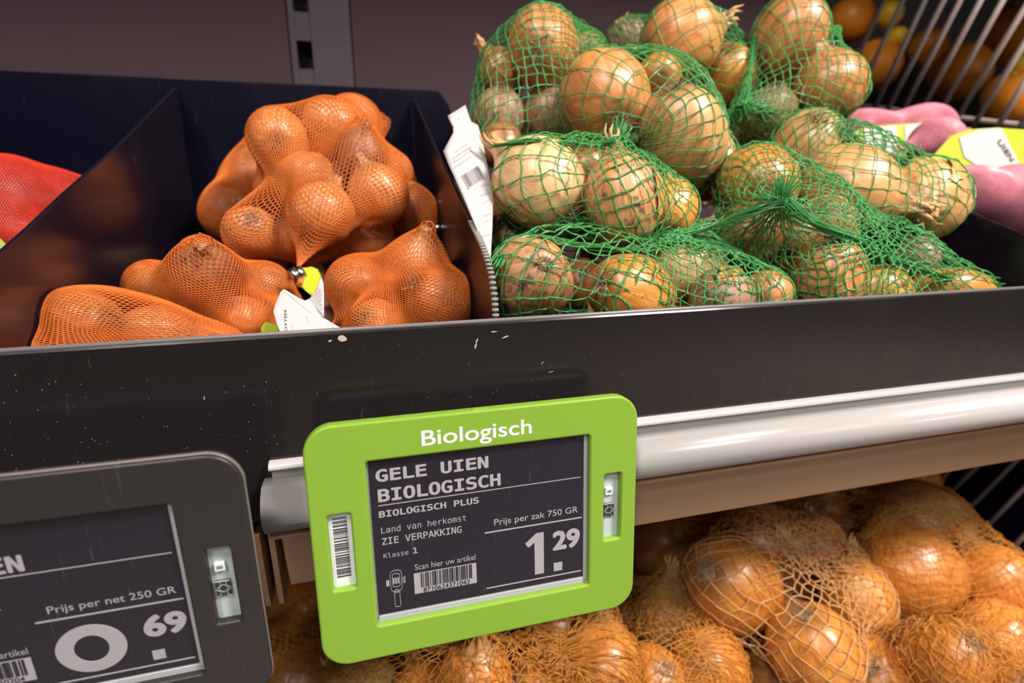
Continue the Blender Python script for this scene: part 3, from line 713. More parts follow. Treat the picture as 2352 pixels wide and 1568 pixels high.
def make_net(onions, A, Bp, NN, MM, rad, style, mat, seed=0, off=.0010, slack=.0, extra_obs=(), relax=14, bounds=None):
    rg = np.random.default_rng(seed)
    obs = [(o.c+o.ax*0, o.basis(), np.array([o.R, o.R, o.R*o.el*.95])*1.005+off) for o in onions]+list(extra_obs)
    for o in onions:
        if not o.vis: continue
        for h, rr_ in (((1.0, .42), (1.16, .30), (1.32, .24), (1.45, .20)) if style == 'fine' else ((1.0, .40), (1.14, .27))):
            obs.append((o.c+o.ax*o.R*o.el*h, np.eye(3), np.array([1, 1, 1.])*o.R*rr_+off))
    A = np.array(A, float); Bp = np.array(Bp, float)
    cen = np.mean([o.c for o in onions], axis=0)
    a = nrm(A-Bp); e1 = nrm(np.cross(a, [.2, .3, .9])); e2 = np.cross(a, e1)
    # polar grid of directions about the centroid
    th = np.linspace(0, PI, MM)[:, None]; ph = (2*PI*(np.arange(NN)[None, :]+.5*(np.arange(MM)[:, None] % 2))/NN)
    D3 = np.cos(th)[..., None]*a+(np.sin(th)*np.cos(ph))[..., None]*e1+(np.sin(th)*np.sin(ph))[..., None]*e2
    D_ = D3.reshape(-1, 3); hit = np.zeros(len(D_))
    for (c, B, r) in obs:
        o_ = (cen-c)@B/r; d_ = D_@B/r
        aa = (d_**2).sum(1); bb = d_@o_; cc = o_@o_-1; disc = bb*bb-aa*cc; ok = disc > 0
        tt = np.where(ok, (-bb+np.sqrt(np.maximum(disc, 0)))/aa, 0); hit = np.maximum(hit, tt)
    hit = hit.reshape(MM, NN); r0 = max(.008, .35*hit.mean())
    r = np.maximum(hit, r0)
    ev = (np.arange(MM) % 2 == 0)[:, None]
    def nb(X):
        Xu = np.concatenate([X[:1], X[:-1]]); Xd = np.concatenate([X[1:], X[-1:]])
        m1 = ev if X.ndim == 2 else ev[..., None]
        L = lambda Y: np.where(m1, np.roll(Y, 1, axis=1), Y); R_ = lambda Y: np.where(m1, Y, np.roll(Y, -1, axis=1))
        return (L(Xu)+R_(Xu)+L(Xd)+R_(Xd))/4
    for k in range(max(MM, NN)//2+40): r = np.maximum(hit, nb(r)+.00004)
    X = cen+D3*r[..., None]
    lim_ = (lambda q: q) if bounds is None else (lambda q: np.stack([np.clip(q[:, i], bounds[2*i], bounds[2*i+1]) for i in range(3)], 1))
    X[0] = A+(X[0]-A)*.0+ .0025*(np.cos(ph[0])[:, None]*e1+np.sin(ph[0])[:, None]*e2); X[-1] = Bp
    for k in range(relax):
        Y = nb(X); X[1:-1] = X[1:-1]*.45+Y[1:-1]*.55
        # even out the spacing around each row a little
        pp = lim_(pushout(X[1:-1].reshape(-1, 3), obs, it=1)); X[1:-1] = pp.reshape(MM-2, NN, 3)
    if slack:
        X[2:-2] += rg.normal(0, slack, X[2:-2].shape)
        pp = pushout(X[1:-1].reshape(-1, 3), obs, it=2); X[1:-1] = pp.reshape(MM-2, NN, 3)
    # threads: every node to its two neighbours in the next row
    U0 = X[:-1]; evm = ev[:-1][..., None]
    n1 = np.where(evm, np.roll(X[1:], 1, axis=1), X[1:]); n2 = np.where(evm, X[1:], np.roll(X[1:], -1, axis=1))
    seg0 = np.concatenate([U0.reshape(-1, 3), U0.reshape(-1, 3)]); seg1 = np.concatenate([n1.reshape(-1, 3), n2.reshape(-1, 3)])
    def normal(p):
        best = np.full(len(p), 1e9); nv = nrm_rows(p-cen)
        for (c, B, r_) in obs:
            d = np.linalg.norm(((p-c)@B)/r_, axis=1); m_ = d < best; best[m_] = d[m_]; nv[m_] = nrm_rows((p-c)[m_])
        return nv
    Vs = []; Qs = []; base = 0
    def put(V, Q):
        nonlocal base
        Vs.append(V); Qs.append(Q+base); base += len(V)
    if style == 'fine':
        pl = np.stack([seg0, seg1], axis=1); nn = nrm_rows(pl.reshape(-1, 3)-cen).reshape(pl.shape)
        put(*tubes(pl, rad, 3, nn))
    else:
        K = 5; s = np.linspace(0, 1, K)[None, :, None]
        pl = seg0[:, None]*(1-s)+seg1[:, None]*s; L = np.linalg.norm(seg1-seg0, axis=1)[:, None, None]
        wob = rg.normal(0, 1, (len(pl), 1, 3))*np.sin(PI*s)*L*.055; wob += rg.normal(0, .00016, pl.shape)*np.sin(PI*s)
        pl = pl+wob; sh = pl.shape; pl = lim_(pushout(pl.reshape(-1, 3), obs, it=2)).reshape(sh)
        nn = normal(pl.reshape(-1, 3)).reshape(sh)
        if style == 'twist':
            t = nrm_rows((seg1-seg0)); tt = np.repeat(t[:, None], K, 1); bb = np.cross(tt, nn)
            ang = s*PI*1.6+rg.uniform(0, 6.28, (len(pl), 1, 1))
            for sg in (0, PI):
                q = pl+(nn*np.cos(ang+sg)*.5+bb*np.sin(ang+sg))*rad*.85+nn*rad*.4
                put(*tubes(q, rad*.62, 4, nn))
        else: put(*tubes(pl, rad, 4, nn))
        # knots
        kn = X[1:-1].reshape(-1, 3); kn_n = normal(kn); k0 = kn-kn_n*rad*.2; 
        rk = rad*(1.25+rg.uniform(0, .5, len(kn))); e = np.cross(kn_n, [.3, .2, .93]); e = nrm_rows(e); f_ = np.cross(kn_n, e)
        O8 = np.stack([k0+kn_n*rk[:, None]*1.3, k0+e*rk[:, None], k0+f_*rk[:, None], k0-e*rk[:, None], k0-f_*rk[:, None]], 1)
        ix = np.arange(len(kn))*5
        Q = np.concatenate([np.stack([ix, ix+1, ix+2, ix+2], 1), np.stack([ix, ix+2, ix+3, ix+3], 1), np.stack([ix, ix+3, ix+4, ix+4], 1), np.stack([ix, ix+4, ix+1, ix+1], 1)])
        knots = (O8.reshape(-1, 3), Q[:, :3])
        me = mesh_np('net', np.concatenate(Vs), np.concatenate(Qs), True)
        mk = mesh_np('net_knots', knots[0], knots[1], True); return me, mk, X
    return mesh_np('net', np.concatenate(Vs), np.concatenate(Qs), False), None, X
def nrm_rows(v): return v/np.maximum(np.linalg.norm(v, axis=-1, keepdims=True), 1e-9)
def tail(A, direction, mat, n=26, L=.022, seed=0, rad=.0004, parent=None, spread=.35):
    """the gathered and frayed end of a net beyond its knot"""
    r = random.Random(seed); mb = MB(); d = nrm(direction); A = np.array(A, float)
    for k in range(n):
        j = np.array([r.gauss(0, 1) for _ in range(3)]); p0 = A-d*.003+j*.0008; p1 = A+d*L*.3+j*.0011; p2 = A+d*L*.65+j*.0011*2+j*spread*.003; p3 = A+d*L*r.uniform(.75, 1.1)+j*spread*.010
        mb.tube([p0, p1, p2, p3], [rad, rad, rad, rad*.6], 4, cap=False)
    o = obj('gathered_end', mb.mesh('gathered_end', True), mat, parent); o['kind'] = 'stuff'; return o
def knot(A, mat, R=.005, parent=None, seed=1, name='knot'):
    mb = MB(); A = np.array(A, float); r = random.Random(seed)
    for k in range(5):
        a = nrm([r.gauss(0, 1) for _ in range(3)]); b = nrm(np.cross(a, [.2, .9, .4])); c = np.cross(a, b)
        mb.tube([A+R*.7*(b*math.cos(q)+c*math.sin(q))+a*R*.12*math.sin(2*q) for q in np.linspace(0, 2*PI, 15)], R*.34, 6, cap=False)
    return obj(name, mb.mesh('knot', True), mat, parent)
BOUNDS = {'green nets of onions': (.0550, .383, .0052, .298, 1.098, 2), 'orange nets of shallots': (-.1282, .0512, .0052, .298, 1.098, 2), 'amber nets in the lower bin': (-.7, .64, -.059, .353, .762, 1.064),
          'red nets': (-.7, -.132, .0052, .298, 1.098, 2)}
def bag(label, onions, group, A, Bp, NN, MM, rad, style, mat, seed, name='net_bag', slack=0, has_knot=True, tail_dir=None, knot_r=.0045, relax=14, fillers=()):
    A = at(*A) if len(A) == 3 and A[0] > 3 else np.array(A); Bp = at(*Bp) if Bp[0] > 3 or Bp[0] < -3 else np.array(Bp)
    t = thing(name, tuple(A), label, 'net bag', group)
    if style == 'hex': me, kn, X = make_hex(onions+list(fillers), A, NN, rad, mat, seed, bounds=BOUNDS.get(group), pull=slack or .22, Bp=Bp if MM else None)
    else: me, kn, X = make_net(onions+list(fillers), A, Bp, NN, MM, rad, style, mat, seed, slack=slack, relax=relax, bounds=BOUNDS.get(group))
    o = obj('netting', me, mat, t)
    if kn is not None: o = obj('net_knots', kn, mat, o); o['kind'] = 'stuff'
    if has_knot:
        t_k = knot(A, mat, knot_r, t, seed)
        tail(A, tail_dir if tail_dir is not None else (A-Bp), mat, 60, .0085, seed, rad*.9, t_k, .35)
    return t, X

# ------------------------------------------------------------------ the green nets of yellow onions (right compartment)
UPL, UPR, DNR, DNL, RT, LF, AW, TW_ = (-.7,-.7,.3), (.6,-.7,.2), (.7,.6,-.2), (-.6,.7,.2), (1,.1,.1), (-1,.1,.1), (0,-.3,1), (.1,.2,-1)
gA = [On('pale cream onion under a diamond net at the left end of the second row', 1238, 428, 104, .292, (-.66,-.66,.25), 'pale', 1.06, 0),
      On('tan onion with black mould spots and an upright stem, right of the pale cream one', 1433, 462, 94, .285, (-.08,-.95,.12), 'mould', 1.16, 1),
      On('small golden onion half hidden behind the mould spotted one', 1535, 478, 62, .300, (.1,-.9,.5), 'gold', 1.2, 2),
      On('dark brown onion in the gap between the cream onion and the spotted one', 1345, 395, 62, .345, (0,-.5,.8), 'brown', 1.0, 3, name='onion')]
gB = [On('spotted golden onion standing in the front left corner of the green side', 1214, 645, 98, .268, (-.25,.2,.9), 'mould', 1.22, 4),
      On('shiny golden onion lying behind the tray front with its hairy roots to the left', 1448, 672, 92, .255, (.72,.12,.7), 'gold', 1.28, 5),
      On('pale yellow white onion right of the shiny golden one', 1590, 628, 76, .285, (.8,-.3,.4), 'pale', 1.3, 6),
      On('onion blackened by mould at the tray front, right of the pale yellow one', 1645, 668, 74, .276, (.5,-.5,.7), 'dusk', 1.05, 0),
      On('dusty onion showing its top above the front left golden one', 1178, 545, 55, .310, (-.4,-.5,.6), 'dusk', 1.1, 1),
      On('brown onion in shade behind the root end of the shiny golden one', 1335, 648, 58, .305, (0,.2,1), 'brown', 1.05, 2),
      On('mouldy topped onion left of the green knot', 1612, 566, 62, .325, (.5,-.6,-.3), 'dusk', 1.05, 3),
      On('small speckled onion low at the tray front under the knotted net', 1757, 676, 56, .285, (.4,-.3,.5), 'tan', 1.05, 4)]
gC = [On('orange gold onion behind the bright green knot', 1737, 435, 92, .330, (.3,-.4,.8), 'gold', 1.04, 5),
      On('orange brown onion right below the bright green knot', 1742, 545, 76, .300, (.8,-.1,.1), 'brown', 1.12, 6),
      On('pale onion right of the bright green knot', 1895, 520, 70, .315, (.5,.4,.8), 'cream', 1.1, 0),
      On('pink striped onion under dense drawn net right of the knot', 1882, 612, 84, .295, (.1,.85,.5), 'tan', 1.18, 1),
      On('flat golden onion at the tray front right of the striped one', 2016, 668, 60, .295, (.9,.1,.2), 'gold', 1.3, 2),
      On('last yellow onion at the right end of the tray front', 2190, 668, 56, .315, (-.95,-.1,.1), 'gold', 1.55, 3),
      On('glinting dusky onion beside the small green clip at right', 2105, 596, 50, .335, (.3,-.8,.5), 'dusk', 1.1, 4),
      On('brown neck of an onion poking up below the green knot', 1812, 560, 34, .300, (.3,-.9,-.2), 'tan', 1.3, 5)]
gE = [On('green shaded onion at upper left of the big three onion net', 1852, 336, 84, .378, (.2,.5,.8), 'cream', 1.04, 6),
      On('largest pale onion of the three onion net, white highlight on its shoulder', 1945, 432, 97, .340, (.78,.45,-.35), 'cream', 1.16, 0),
      On('pale onion at the right tip of the three onion net, beside the pink nets', 2112, 458, 94, .352, (-.45,.35,-.75), 'cream', 1.02, 1)]
gF = [On('large peach coloured onion in the middle of the green pile, roots pointing down', 1390, 226, 103, .340, (-.25,-.75,.6), 'tan', 1.04, 2),
      On('long pale onion with dusty roots right of the peach coloured one', 1563, 312, 98, .335, (.35,.75,.6), 'cream', 1.2, 3),
      On('golden onion cap peeping above the long pale onion', 1512, 172, 50, .380, (.1,-.4,.9), 'gold', 1.0, 4),
      On('small pale onion with ragged dry leaves hanging at its end', 1648, 362, 44, .360, (-.1,.9,-.3), 'cream', 1.5, 5)]
gG = [On('big tan onion at the top left of the green pile', 1237, 112, 85, .385, (.2,-.5,.8), 'tan', 1.14, 6),
      On('onion with a curled dry neck at the upper left edge of the pile', 1160, 165, 50, .400, (-.6,-.7,-.1), 'tan', 1.15, 0),
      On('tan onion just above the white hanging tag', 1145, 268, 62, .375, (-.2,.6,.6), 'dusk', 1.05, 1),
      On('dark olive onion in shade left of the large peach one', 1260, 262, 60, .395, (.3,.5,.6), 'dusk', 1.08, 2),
      On('pinkish white onion wedged between the two big onions at the top left', 1350, 118, 42, .410, (.1,-.3,.9), 'cream', 1.0, 3),
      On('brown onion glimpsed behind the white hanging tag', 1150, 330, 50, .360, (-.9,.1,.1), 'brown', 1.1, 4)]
gH = [On('peach coloured onion at the top middle, its long dry neck pointing right', 1563, 92, 87, .400, (.88,-.35,.1), 'tan', 1.06, 5),
      On('unlit dusky onion at the very back between the two top nets', 1440, 92, 46, .465, (.2,-.7,.3), 'dusk', 1.05, 6),
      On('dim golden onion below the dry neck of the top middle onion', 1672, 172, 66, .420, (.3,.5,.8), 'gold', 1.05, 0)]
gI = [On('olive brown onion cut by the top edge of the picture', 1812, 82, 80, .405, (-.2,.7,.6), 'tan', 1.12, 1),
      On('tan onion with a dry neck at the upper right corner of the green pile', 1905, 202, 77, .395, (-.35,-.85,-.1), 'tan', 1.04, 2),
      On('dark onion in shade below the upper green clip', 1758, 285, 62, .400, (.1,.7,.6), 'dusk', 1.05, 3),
      On('dim onion in the hollow above the bright green knot', 1705, 340, 48, .405, (.3,.4,.9), 'brown', 1.05, 4)]
limG = Lim(.056, .382, .004, .298, 1.097)
class LimG(Lim):     # the pile leans back: higher onions lie deeper
    def front(s, c, R):
        if c[1] < s.b[2]+R: return 1
        return -1 if c[1] > s.b[3]+.02-R or c[2] < s.b[4]+R else 0
limG = LimG(.056, .382, .004, .298, 1.097)
green_all = gA+gB+gC+gE+gF+gG+gH+gI
separate(green_all, limG)
rv = lambda o, R: P.T@np.array([0, 0, 1.0])
fg = fill(green_all, 'brown', [lambda o, R: (0, .008, -1.9*R), lambda o, R: tuple(rv(o, R)*1.9*R), lambda o, R: tuple(rv(o, R)*1.7*R+np.array([0, .0, -1.2*R])), lambda o, R: (0, .0, -3.6*R)], lambda c, R: limG(c, R*.9) and c[2] < 1.28)
GR = 'yellow onions in the green nets'
for o in green_all: build_onion(o, GR)
for o in fg: build_onion(o, 'buried onions of the green pile')
GB = 'green nets of onions'
# A, B and C lie in front and are sharpest
bag('green net around the pale cream onion and the mould spotted one', gA, GB, (1415, 330, .298), (1300, 540, .330), 26, 32, .00042, 'twist', M['netgreen'], 1, relax=26, slack=.0006, knot_r=.0022, tail_dir=P.T@np.array([.3, -1, .2]))
bag('green net stretched along the tray front over the hairy rooted onion', gB, GB, (1505, 548, .292), (1150, 700, .300), 38, 46, .00042, 'twist', M['netgreen'], 2, slack=.0008, has_knot=False)
_, Xc = bag('green net gathered in a bright knot, draped down to the right end', gC, GB, (1797, 462, .268), (2300, 672, .330), 42, 52, .00042, 'twist', M['netgreen'], 3, slack=.0008, knot_r=.0030, tail_dir=P.T@np.array([-.1, -1, -.4]))
bag('green net with three large pale onions at the right of the pile', gE, GB, (1905, 300, .375), (2080, 545, .375), 22, 30, .00040, 'wire', M['netgreen'], 4, slack=.0005, relax=45, knot_r=.003)
bag('green net around the large peach coloured onion', gF, GB, (1480, 335, .345), (1450, 130, .400), 23, 30, .00040, 'wire', M['netgreen'], 5, relax=30, slack=.0006, has_knot=False)
bag('green net at the top left of the pile behind the white tag', gG, GB, (1385, 100, .415), (1200, 345, .400), 26, 34, .00040, 'wire', M['netgreen'], 6, slack=.0006, has_knot=False)
bag('green net at the top middle of the pile, darkest of all', gH, GB, (1730, 120, .43), (1420, 60, .48), 20, 26, .00038, 'wire', M['netgreen'], 7, relax=34, slack=.0005, has_knot=False)
bag('green net closed by a clip at the top right of the pile', gI, GB, (1706, 242, .372), (1930, 60, .43), 24, 32, .00040, 'wire', M['netgreen'], 8, relax=28, slack=.0006, knot_r=.0032, tail_dir=P.T@np.array([-.4, .5, -.6]))
# bunched strands drawn tight between onions
def strands(label, pts, n, wid, seed, parent, mat=M['netgreen'], rad=.00042):
    r = random.Random(seed); mb = MB(); C_ = [at(*p) for p in pts]
    for k in range(n):
        off = np.array([r.gauss(0, wid) for _ in range(3)]); off2 = np.array([r.gauss(0, wid) for _ in range(3)]); L = []
        for i in range(len(C_)-1):
            for s_ in np.linspace(0, 1, 7)[:-1]:
                q = (i+s_)/(len(C_)-1); c = C_[i]*(1-s_)+C_[i+1]*s_
                L.append(c+off*(1-q)+off2*q+np.array([0, 0, math.sin(q*17+k)*wid*.5]))
        L.append(C_[-1]+off2)
        mb.tube(L, rad, 4, cap=False)
    for k in range(n*2):
        i = r.randrange(len(C_)-1); s_ = r.random(); c = C_[i]*(1-s_)+C_[i+1]*s_; o1 = np.array([r.gauss(0, wid) for _ in range(3)]); o2 = np.array([r.gauss(0, wid) for _ in range(3)])
        mb.tube([c+o1, c+(o1+o2)/2+[0, 0, .0006], c+o2+(C_[i+1]-C_[i])*.12], rad*.8, 4, cap=False)
    o = obj('drawn_strands', mb.mesh('strands', True), mat, parent); o['kind'] = 'stuff'
GBo = {o['label']: o for o in bpy.data.objects if o.get('category') == 'net bag'}
pA = GBo['green net around the pale cream onion and the mould spotted one']; pB = GBo['green net stretched along the tray front over the hairy rooted onion']; pC = GBo['green net gathered in a bright knot, draped down to the right end']
strands('', [(1135, 335, .285), (1210, 322, .272), (1300, 330, .275), (1370, 335, .275), (1412, 322, .27)], 9, .0007, 1, pA)
strands('', [(1138, 612, .245), (1165, 560, .262), (1240, 540, .270), (1330, 560, .272), (1430, 570, .270), (1505, 562, .272)], 12, .0013, 2, pB)
strands('', [(1797, 462, .268), (1740, 482, .272), (1660, 510, .282), (1560, 540, .288), (1495, 556, .290)], 14, .0013, 3, pC)
strands('', [(1797, 462, .268), (1850, 505, .272), (1950, 548, .280), (2040, 590, .290), (2150, 632, .300), (2290, 662, .318)], 22, .0017, 4, pC)
strands('', [(1920, 300, .352), (1990, 340, .345), (2070, 372, .342), (2120, 385, .345)], 16, .0016, 5, GBo['green net with three large pale onions at the right of the pile'])
strands('', [(1706, 240, .372), (1760, 255, .378), (1850, 262, .385), (1900, 268, .372)], 12, .0014, 6, GBo['green net closed by a clip at the top right of the pile'])
strands('', [(1706, 240, .372), (1720, 160, .39), (1735, 60, .41)], 12, .0016, 7, GBo['green net closed by a clip at the top right of the pile'])
strands('', [(1310, 60, .40), (1350, 80, .405), (1392, 112, .41)], 9, .0014, 8, GBo['green net at the top left of the pile behind the white tag'])

# ------------------------------------------------------------------ the orange nets of shallots (left compartment)
oJ = [On('shallot at the upper left corner of the largest orange net', 640, 318, 66, .352, (-.3,-.4,.8), 'shal', 1.1, 0, name='shallot'),
      On('pale shallot at the top of the largest orange net', 765, 290, 60, .365, (.8,.25,.3), 'shal', 1.25, 1, name='shallot'),
      On('shallot at the rear crest of the largest orange net', 810, 285, 62, .400, (.5,-.3,.7), 'shal', 1.15, 2, name='shallot'),
      On('shallot in the middle left of the largest orange net', 705, 408, 62, .345, (.4,-.2,.8), 'shal', 1.1, 3, name='shallot'),
      On('shiny shallot in the lower middle of the largest orange net', 738, 493, 70, .318, (.2,-.9,.3), 'shal', 1.02, 4, name='shallot'),
      On('shallot at the lower left corner of the largest orange net', 577, 532, 59, .322, (-.4,.3,.8), 'shal', 1.05, 5, name='shallot'),
      On('shallot with a dark dried neck on the right shoulder of the largest orange net', 838, 372, 58, .352, (.15,-.6,-.6), 'shalb', 1.05, 6, name='shallot'),
      On('flaking shallot on the right side of the largest orange net', 862, 455, 66, .345, (-.3,-.7,-.4), 'shal', 1.05, 0, name='shallot'),
      On('shallot low on the right of the largest orange net', 845, 540, 62, .348, (.4,.7,.4), 'shal', 1.1, 1, name='shallot')]
oK = [On('shallot at the left tip of the orange net beside the divider', 350, 655, 54, .292, (-.8,.1,.3), 'shal', 1.15, 2, name='shallot'),
      On('dark skinned shallot in the middle of the left orange net', 485, 642, 74, .290, (.3,-.5,-.6), 'shalb', 1.08, 3, name='shallot'),
      On('brown shallot at the right of the left orange net', 592, 665, 60, .296, (.5,.3,.6), 'shalb', 1.1, 4, name='shallot'),
      On('shallot on top at the back of the left orange net', 462, 592, 48, .325, (-.2,-.6,.7), 'shal', 1.1, 5, name='shallot'),
      On('shallot low in the left orange net above the bottom one', 560, 735, 56, .285, (.3,.5,.7), 'shal', 1.1, 6, name='shallot')]
oL = [On('large pale shallot in the front orange net at the tray edge', 200, 762, 84, .240, (-.92,.2,.2), 'shal', 1.2, 0, name='shallot'),
      On('second shallot in the front orange net', 352, 772, 66, .248, (.8,.1,.4), 'shal', 1.2, 1, name='shallot'),
      On('third shallot in the front orange net, nearest the white tag', 470, 792, 62, .258, (.8,.3,.3), 'shal', 1.15, 2, name='shallot')]
oL.append(On('leftmost shallot in the front orange net, tucked behind the tray rim', 78, 808, 46, .228, (-.9,.2,.2), 'shal', 1.2, 3, name='shallot'))
oM = [On('shallot at the left of the right orange net', 822, 655, 66, .300, (-.5,-.3,.7), 'shal', 1.1, 3, name='shallot'),
      On('large shallot on top of the right orange net', 955, 618, 68, .300, (.3,-.6,-.5), 'shal', 1.1, 4, name='shallot'),
      On('shallot at the right corner of the right orange net', 1005, 690, 76, .282, (.6,.4,.5), 'shal', 1.05, 5, name='shallot'),
      On('shallot low at the tray front in the right orange net', 862, 745, 60, .278, (.2,.2,.9), 'shal', 1.1, 6, name='shallot')]
oN = [On('dim shallot behind the largest orange net, lower at the left', 522, 486, 56, .395, (-.5,.3,.6), 'shalb', 1.05, 0, name='shallot'),
      On('dim shallot behind the largest orange net, upper at the left', 568, 405, 50, .415, (.1,-.8,-.1), 'shalb', 1.1, 1, name='shallot')]
oO = [On('shaded shallot at the right behind the largest orange net', 952, 498, 58, .375, (.1,.8,.4), 'shalb', 1.2, 2, name='shallot'),
      On('shaded shallot low behind the right orange net', 905, 425, 44, .400, (.3,-.8,.4), 'shalb', 1.1, 3, name='shallot')]
oJ += [On('small shallot in the centre hollow of the largest orange net', 780, 425, 52, .365, (.2,.3,.8), 'shalb', 1.1, 2, name='shallot'),
       On('shallot at the far right edge of the largest orange net', 893, 395, 46, .372, (.2,-.4,.8), 'shal', 1.1, 3, name='shallot'),
       On('shallot at the inner left flank of the largest orange net', 640, 430, 50, .368, (-.2,.3,.8), 'shal', 1.1, 4, name='shallot'),
       On('shallot under the shiny one at the bottom of the largest orange net', 700, 560, 46, .335, (.2,.3,.8), 'shal', 1.1, 5, name='shallot')]
limO = LimG(-.128, .0515, .004, .298, 1.097)
orange_all = oJ+oK+oL+oM+oN+oO
separate(orange_all, limO)
fo = fill(orange_all, 'shalb', [lambda o, R: (0, .01, -1.9*R), lambda o, R: tuple(rv(o, R)*1.9*R), lambda o, R: (0, .0, -3.6*R)], lambda c, R: limO(c, R*.9) and c[2] < 1.22, name='shallot')
for o in orange_all: build_onion(o, 'shallots in the orange nets')
for o in fo: build_onion(o, 'buried shallots of the orange pile')
OB = 'orange nets of shallots'
tJ, _ = bag('largest orange net of shallots, on top of the others, closed by a silver clip', oJ, OB, (683, 618, .300), (850, 250, .415), 29, 0, .00030, 'hex', M['netorange'], 11, has_knot=False)
bag('orange net of dark skinned shallots at the left under the largest one', oK, OB, (655, 700, .285), (300, 640, .315), 24, 0, .00030, 'hex', M['netorange'], 12, has_knot=False)
bag('orange net pulled flat along the tray front at the left', oL, OB, (620, 778, .262), (-20, 830, .235), 24, 0, .00028, 'hex', M['netorange'], 13, has_knot=False)
bag('orange net at the right below the largest one, against the divider', oM, OB, (760, 745, .285), (1040, 590, .330), 24, 0, .00030, 'hex', M['netorange'], 14, has_knot=False)
bag('dim orange net behind the largest one at the left', oN, OB, (600, 540, .41), (580, 350, .43), 17, 0, .00034, 'hex', M['netorange'], 15, has_knot=False)
bag('dim orange net behind the largest one at the right', oO, OB, (1000, 600, .36), (880, 370, .41), 18, 0, .00034, 'hex', M['netorange'], 16, has_knot=False)

# silver clip and white tag on the largest orange net
Dc = .290
def S_(x, y, D=Dc): return at(x, y, D)
mb = MB(); mb.tube([S_(668, 618), S_(684, 642)], .0021, 10); mb.tube([S_(683, 615, Dc+.001), S_(698, 636, Dc+.001)], .0021, 10)
obj('clip', mb.mesh('clip', True), M['metal'], tJ, 0)
mb = MB(); r_ = random.Random(9)
for k in range(16): mb.tube([S_(690, 636), S_(690+r_.uniform(-6, 9), 645+r_.uniform(-3, 5)), S_(690+r_.uniform(-10, 12), 654+r_.uniform(-4, 6), Dc-.002)], [.0007, .0008, .0005], 5)
obj('gathered_end', mb.mesh('tuft', True), M['netorange'], tJ)
def sheet(fn, pts, th=.0003, name='paper', nsub=1):
    """thin solid sheet: outline given in its own plane, carried into space by fn"""
    top = [np.array(fn(*p)) for p in pts]
    n0 = nrm(CAM-np.mean(top, 0)); bot = [p-n0*th for p in top]; n = len(pts)
    return MB().add([tuple(p) for p in top+bot], [tuple(range(n)), tuple(range(2*n-1, n-1, -1))]+[(i, n+i, n+(i+1) % n, (i+1) % n) for i in range(n)])
def surf_strip(fn, rows, th=.0003):
    """curved sheet from rows of (left, right) outline points"""
    mb = MB(); K = 7; T_ = []
    for (a, b) in rows: T_.append([np.array(fn(a[0]+(b[0]-a[0])*k/(K-1), a[1]+(b[1]-a[1])*k/(K-1))) for k in range(K)])
    n0 = nrm(CAM-np.mean([p for r in T_ for p in r], 0)); R_ = len(rows)
    vs = [p for r in T_ for p in r]+[p-n0*th for r in T_ for p in r]; o2 = R_*K
    fs = [(i*K+k, i*K+k+1, (i+1)*K+k+1, (i+1)*K+k) for i in range(R_-1) for k in range(K-1)]
    fs += [(o2+a, o2+d, o2+c, o2+b) for (a, b, c, d) in fs[:]]
    fs += [(k, o2+k, o2+k+1, k+1) for k in range(K-1)]+[((R_-1)*K+k, (R_-1)*K+k+1, o2+(R_-1)*K+k+1, o2+(R_-1)*K+k) for k in range(K-1)]
    fs += [(i*K, (i+1)*K, o2+(i+1)*K, o2+i*K) for i in range(R_-1)]+[(i*K+K-1, o2+i*K+K-1, o2+(i+1)*K+K-1, (i+1)*K+K-1) for i in range(R_-1)]
    return mb.add(vs, fs)
tg = thing('paper_tag', tuple(S_(700, 700, .26)), 'white paper tag with green back, folded at the tray rim below the silver clip', 'tag')
f1 = lambda x, y: at(x, y, .268-.00020*(y-665)+.00004*(x-650))
outl = [(652, 664), (660, 668), (690, 686), (700, 690), (708, 687), (726, 700), (742, 712), (744, 730), (790, 757), (830, 790), (840, 850), (660, 850), (645, 768), (636, 745), (628, 715), (632, 700), (645, 670)]
obj('tag_front', sheet(f1, outl).mesh('tag_front'), M['paper'], tg)
f2 = lambda x, y: at(x, y, .266-.00012*(y-665)+.00009*abs(x-742))
obj('tag_fold', surf_strip(f2, [((738, 636), (743, 650)), ((727, 662), (744, 672)), ((714, 682), (744, 694)), ((704, 690), (744, 716)), ((718, 702), (744, 731))]).mesh('tag_fold', True), M['paper'], tg)
f3 = lambda x, y: at(x, y, .290+.00010*(x-700)-.00025*(y-640))
obj('tag_green_back', surf_strip(f3, [((686, 616), (716, 612)), ((694, 626), (730, 618)), ((698, 642), (738, 634)), ((692, 658), (733, 650)), ((702, 668), (724, 668)), ((712, 676), (716, 680))]).mesh('tag_green_back', True), M['taggreen'], tg)
def print_text(s, font, fn, p0, p1, h, mat, parent, bold=0):
    """lay a line of text on a sheet: baseline from p0 to p1 (its own plane), letter height h"""
    me = text_me(s, font, bold); n = len(me.vertices); a = np.zeros(n*3, dtype=np.float32); me.vertices.foreach_get('co', a); a = a.reshape(-1, 3)
    lo, hi = a[:, :2].min(0), a[:, :2].max(0); p0, p1 = np.array(p0, float), np.array(p1, float); d = p1-p0; nn = np.array([d[1], -d[0]]); nn = nn/np.linalg.norm(nn)
    u = (a[:, 0]-lo[0])/(hi[0]-lo[0]); v = (a[:, 1]-lo[1])/(hi[1]-lo[1])*h
    out = np.array([np.array(fn(*(p0+d*uu+nn*vv))) for uu, vv in zip(u, v)]); out += nrm(CAM-out.mean(0))*(.00025+a[:, 2:3]*.001)
    me.vertices.foreach_set('co', out.astype(np.float32).ravel()); me.update(); return obj('printed_text', me, mat, parent)
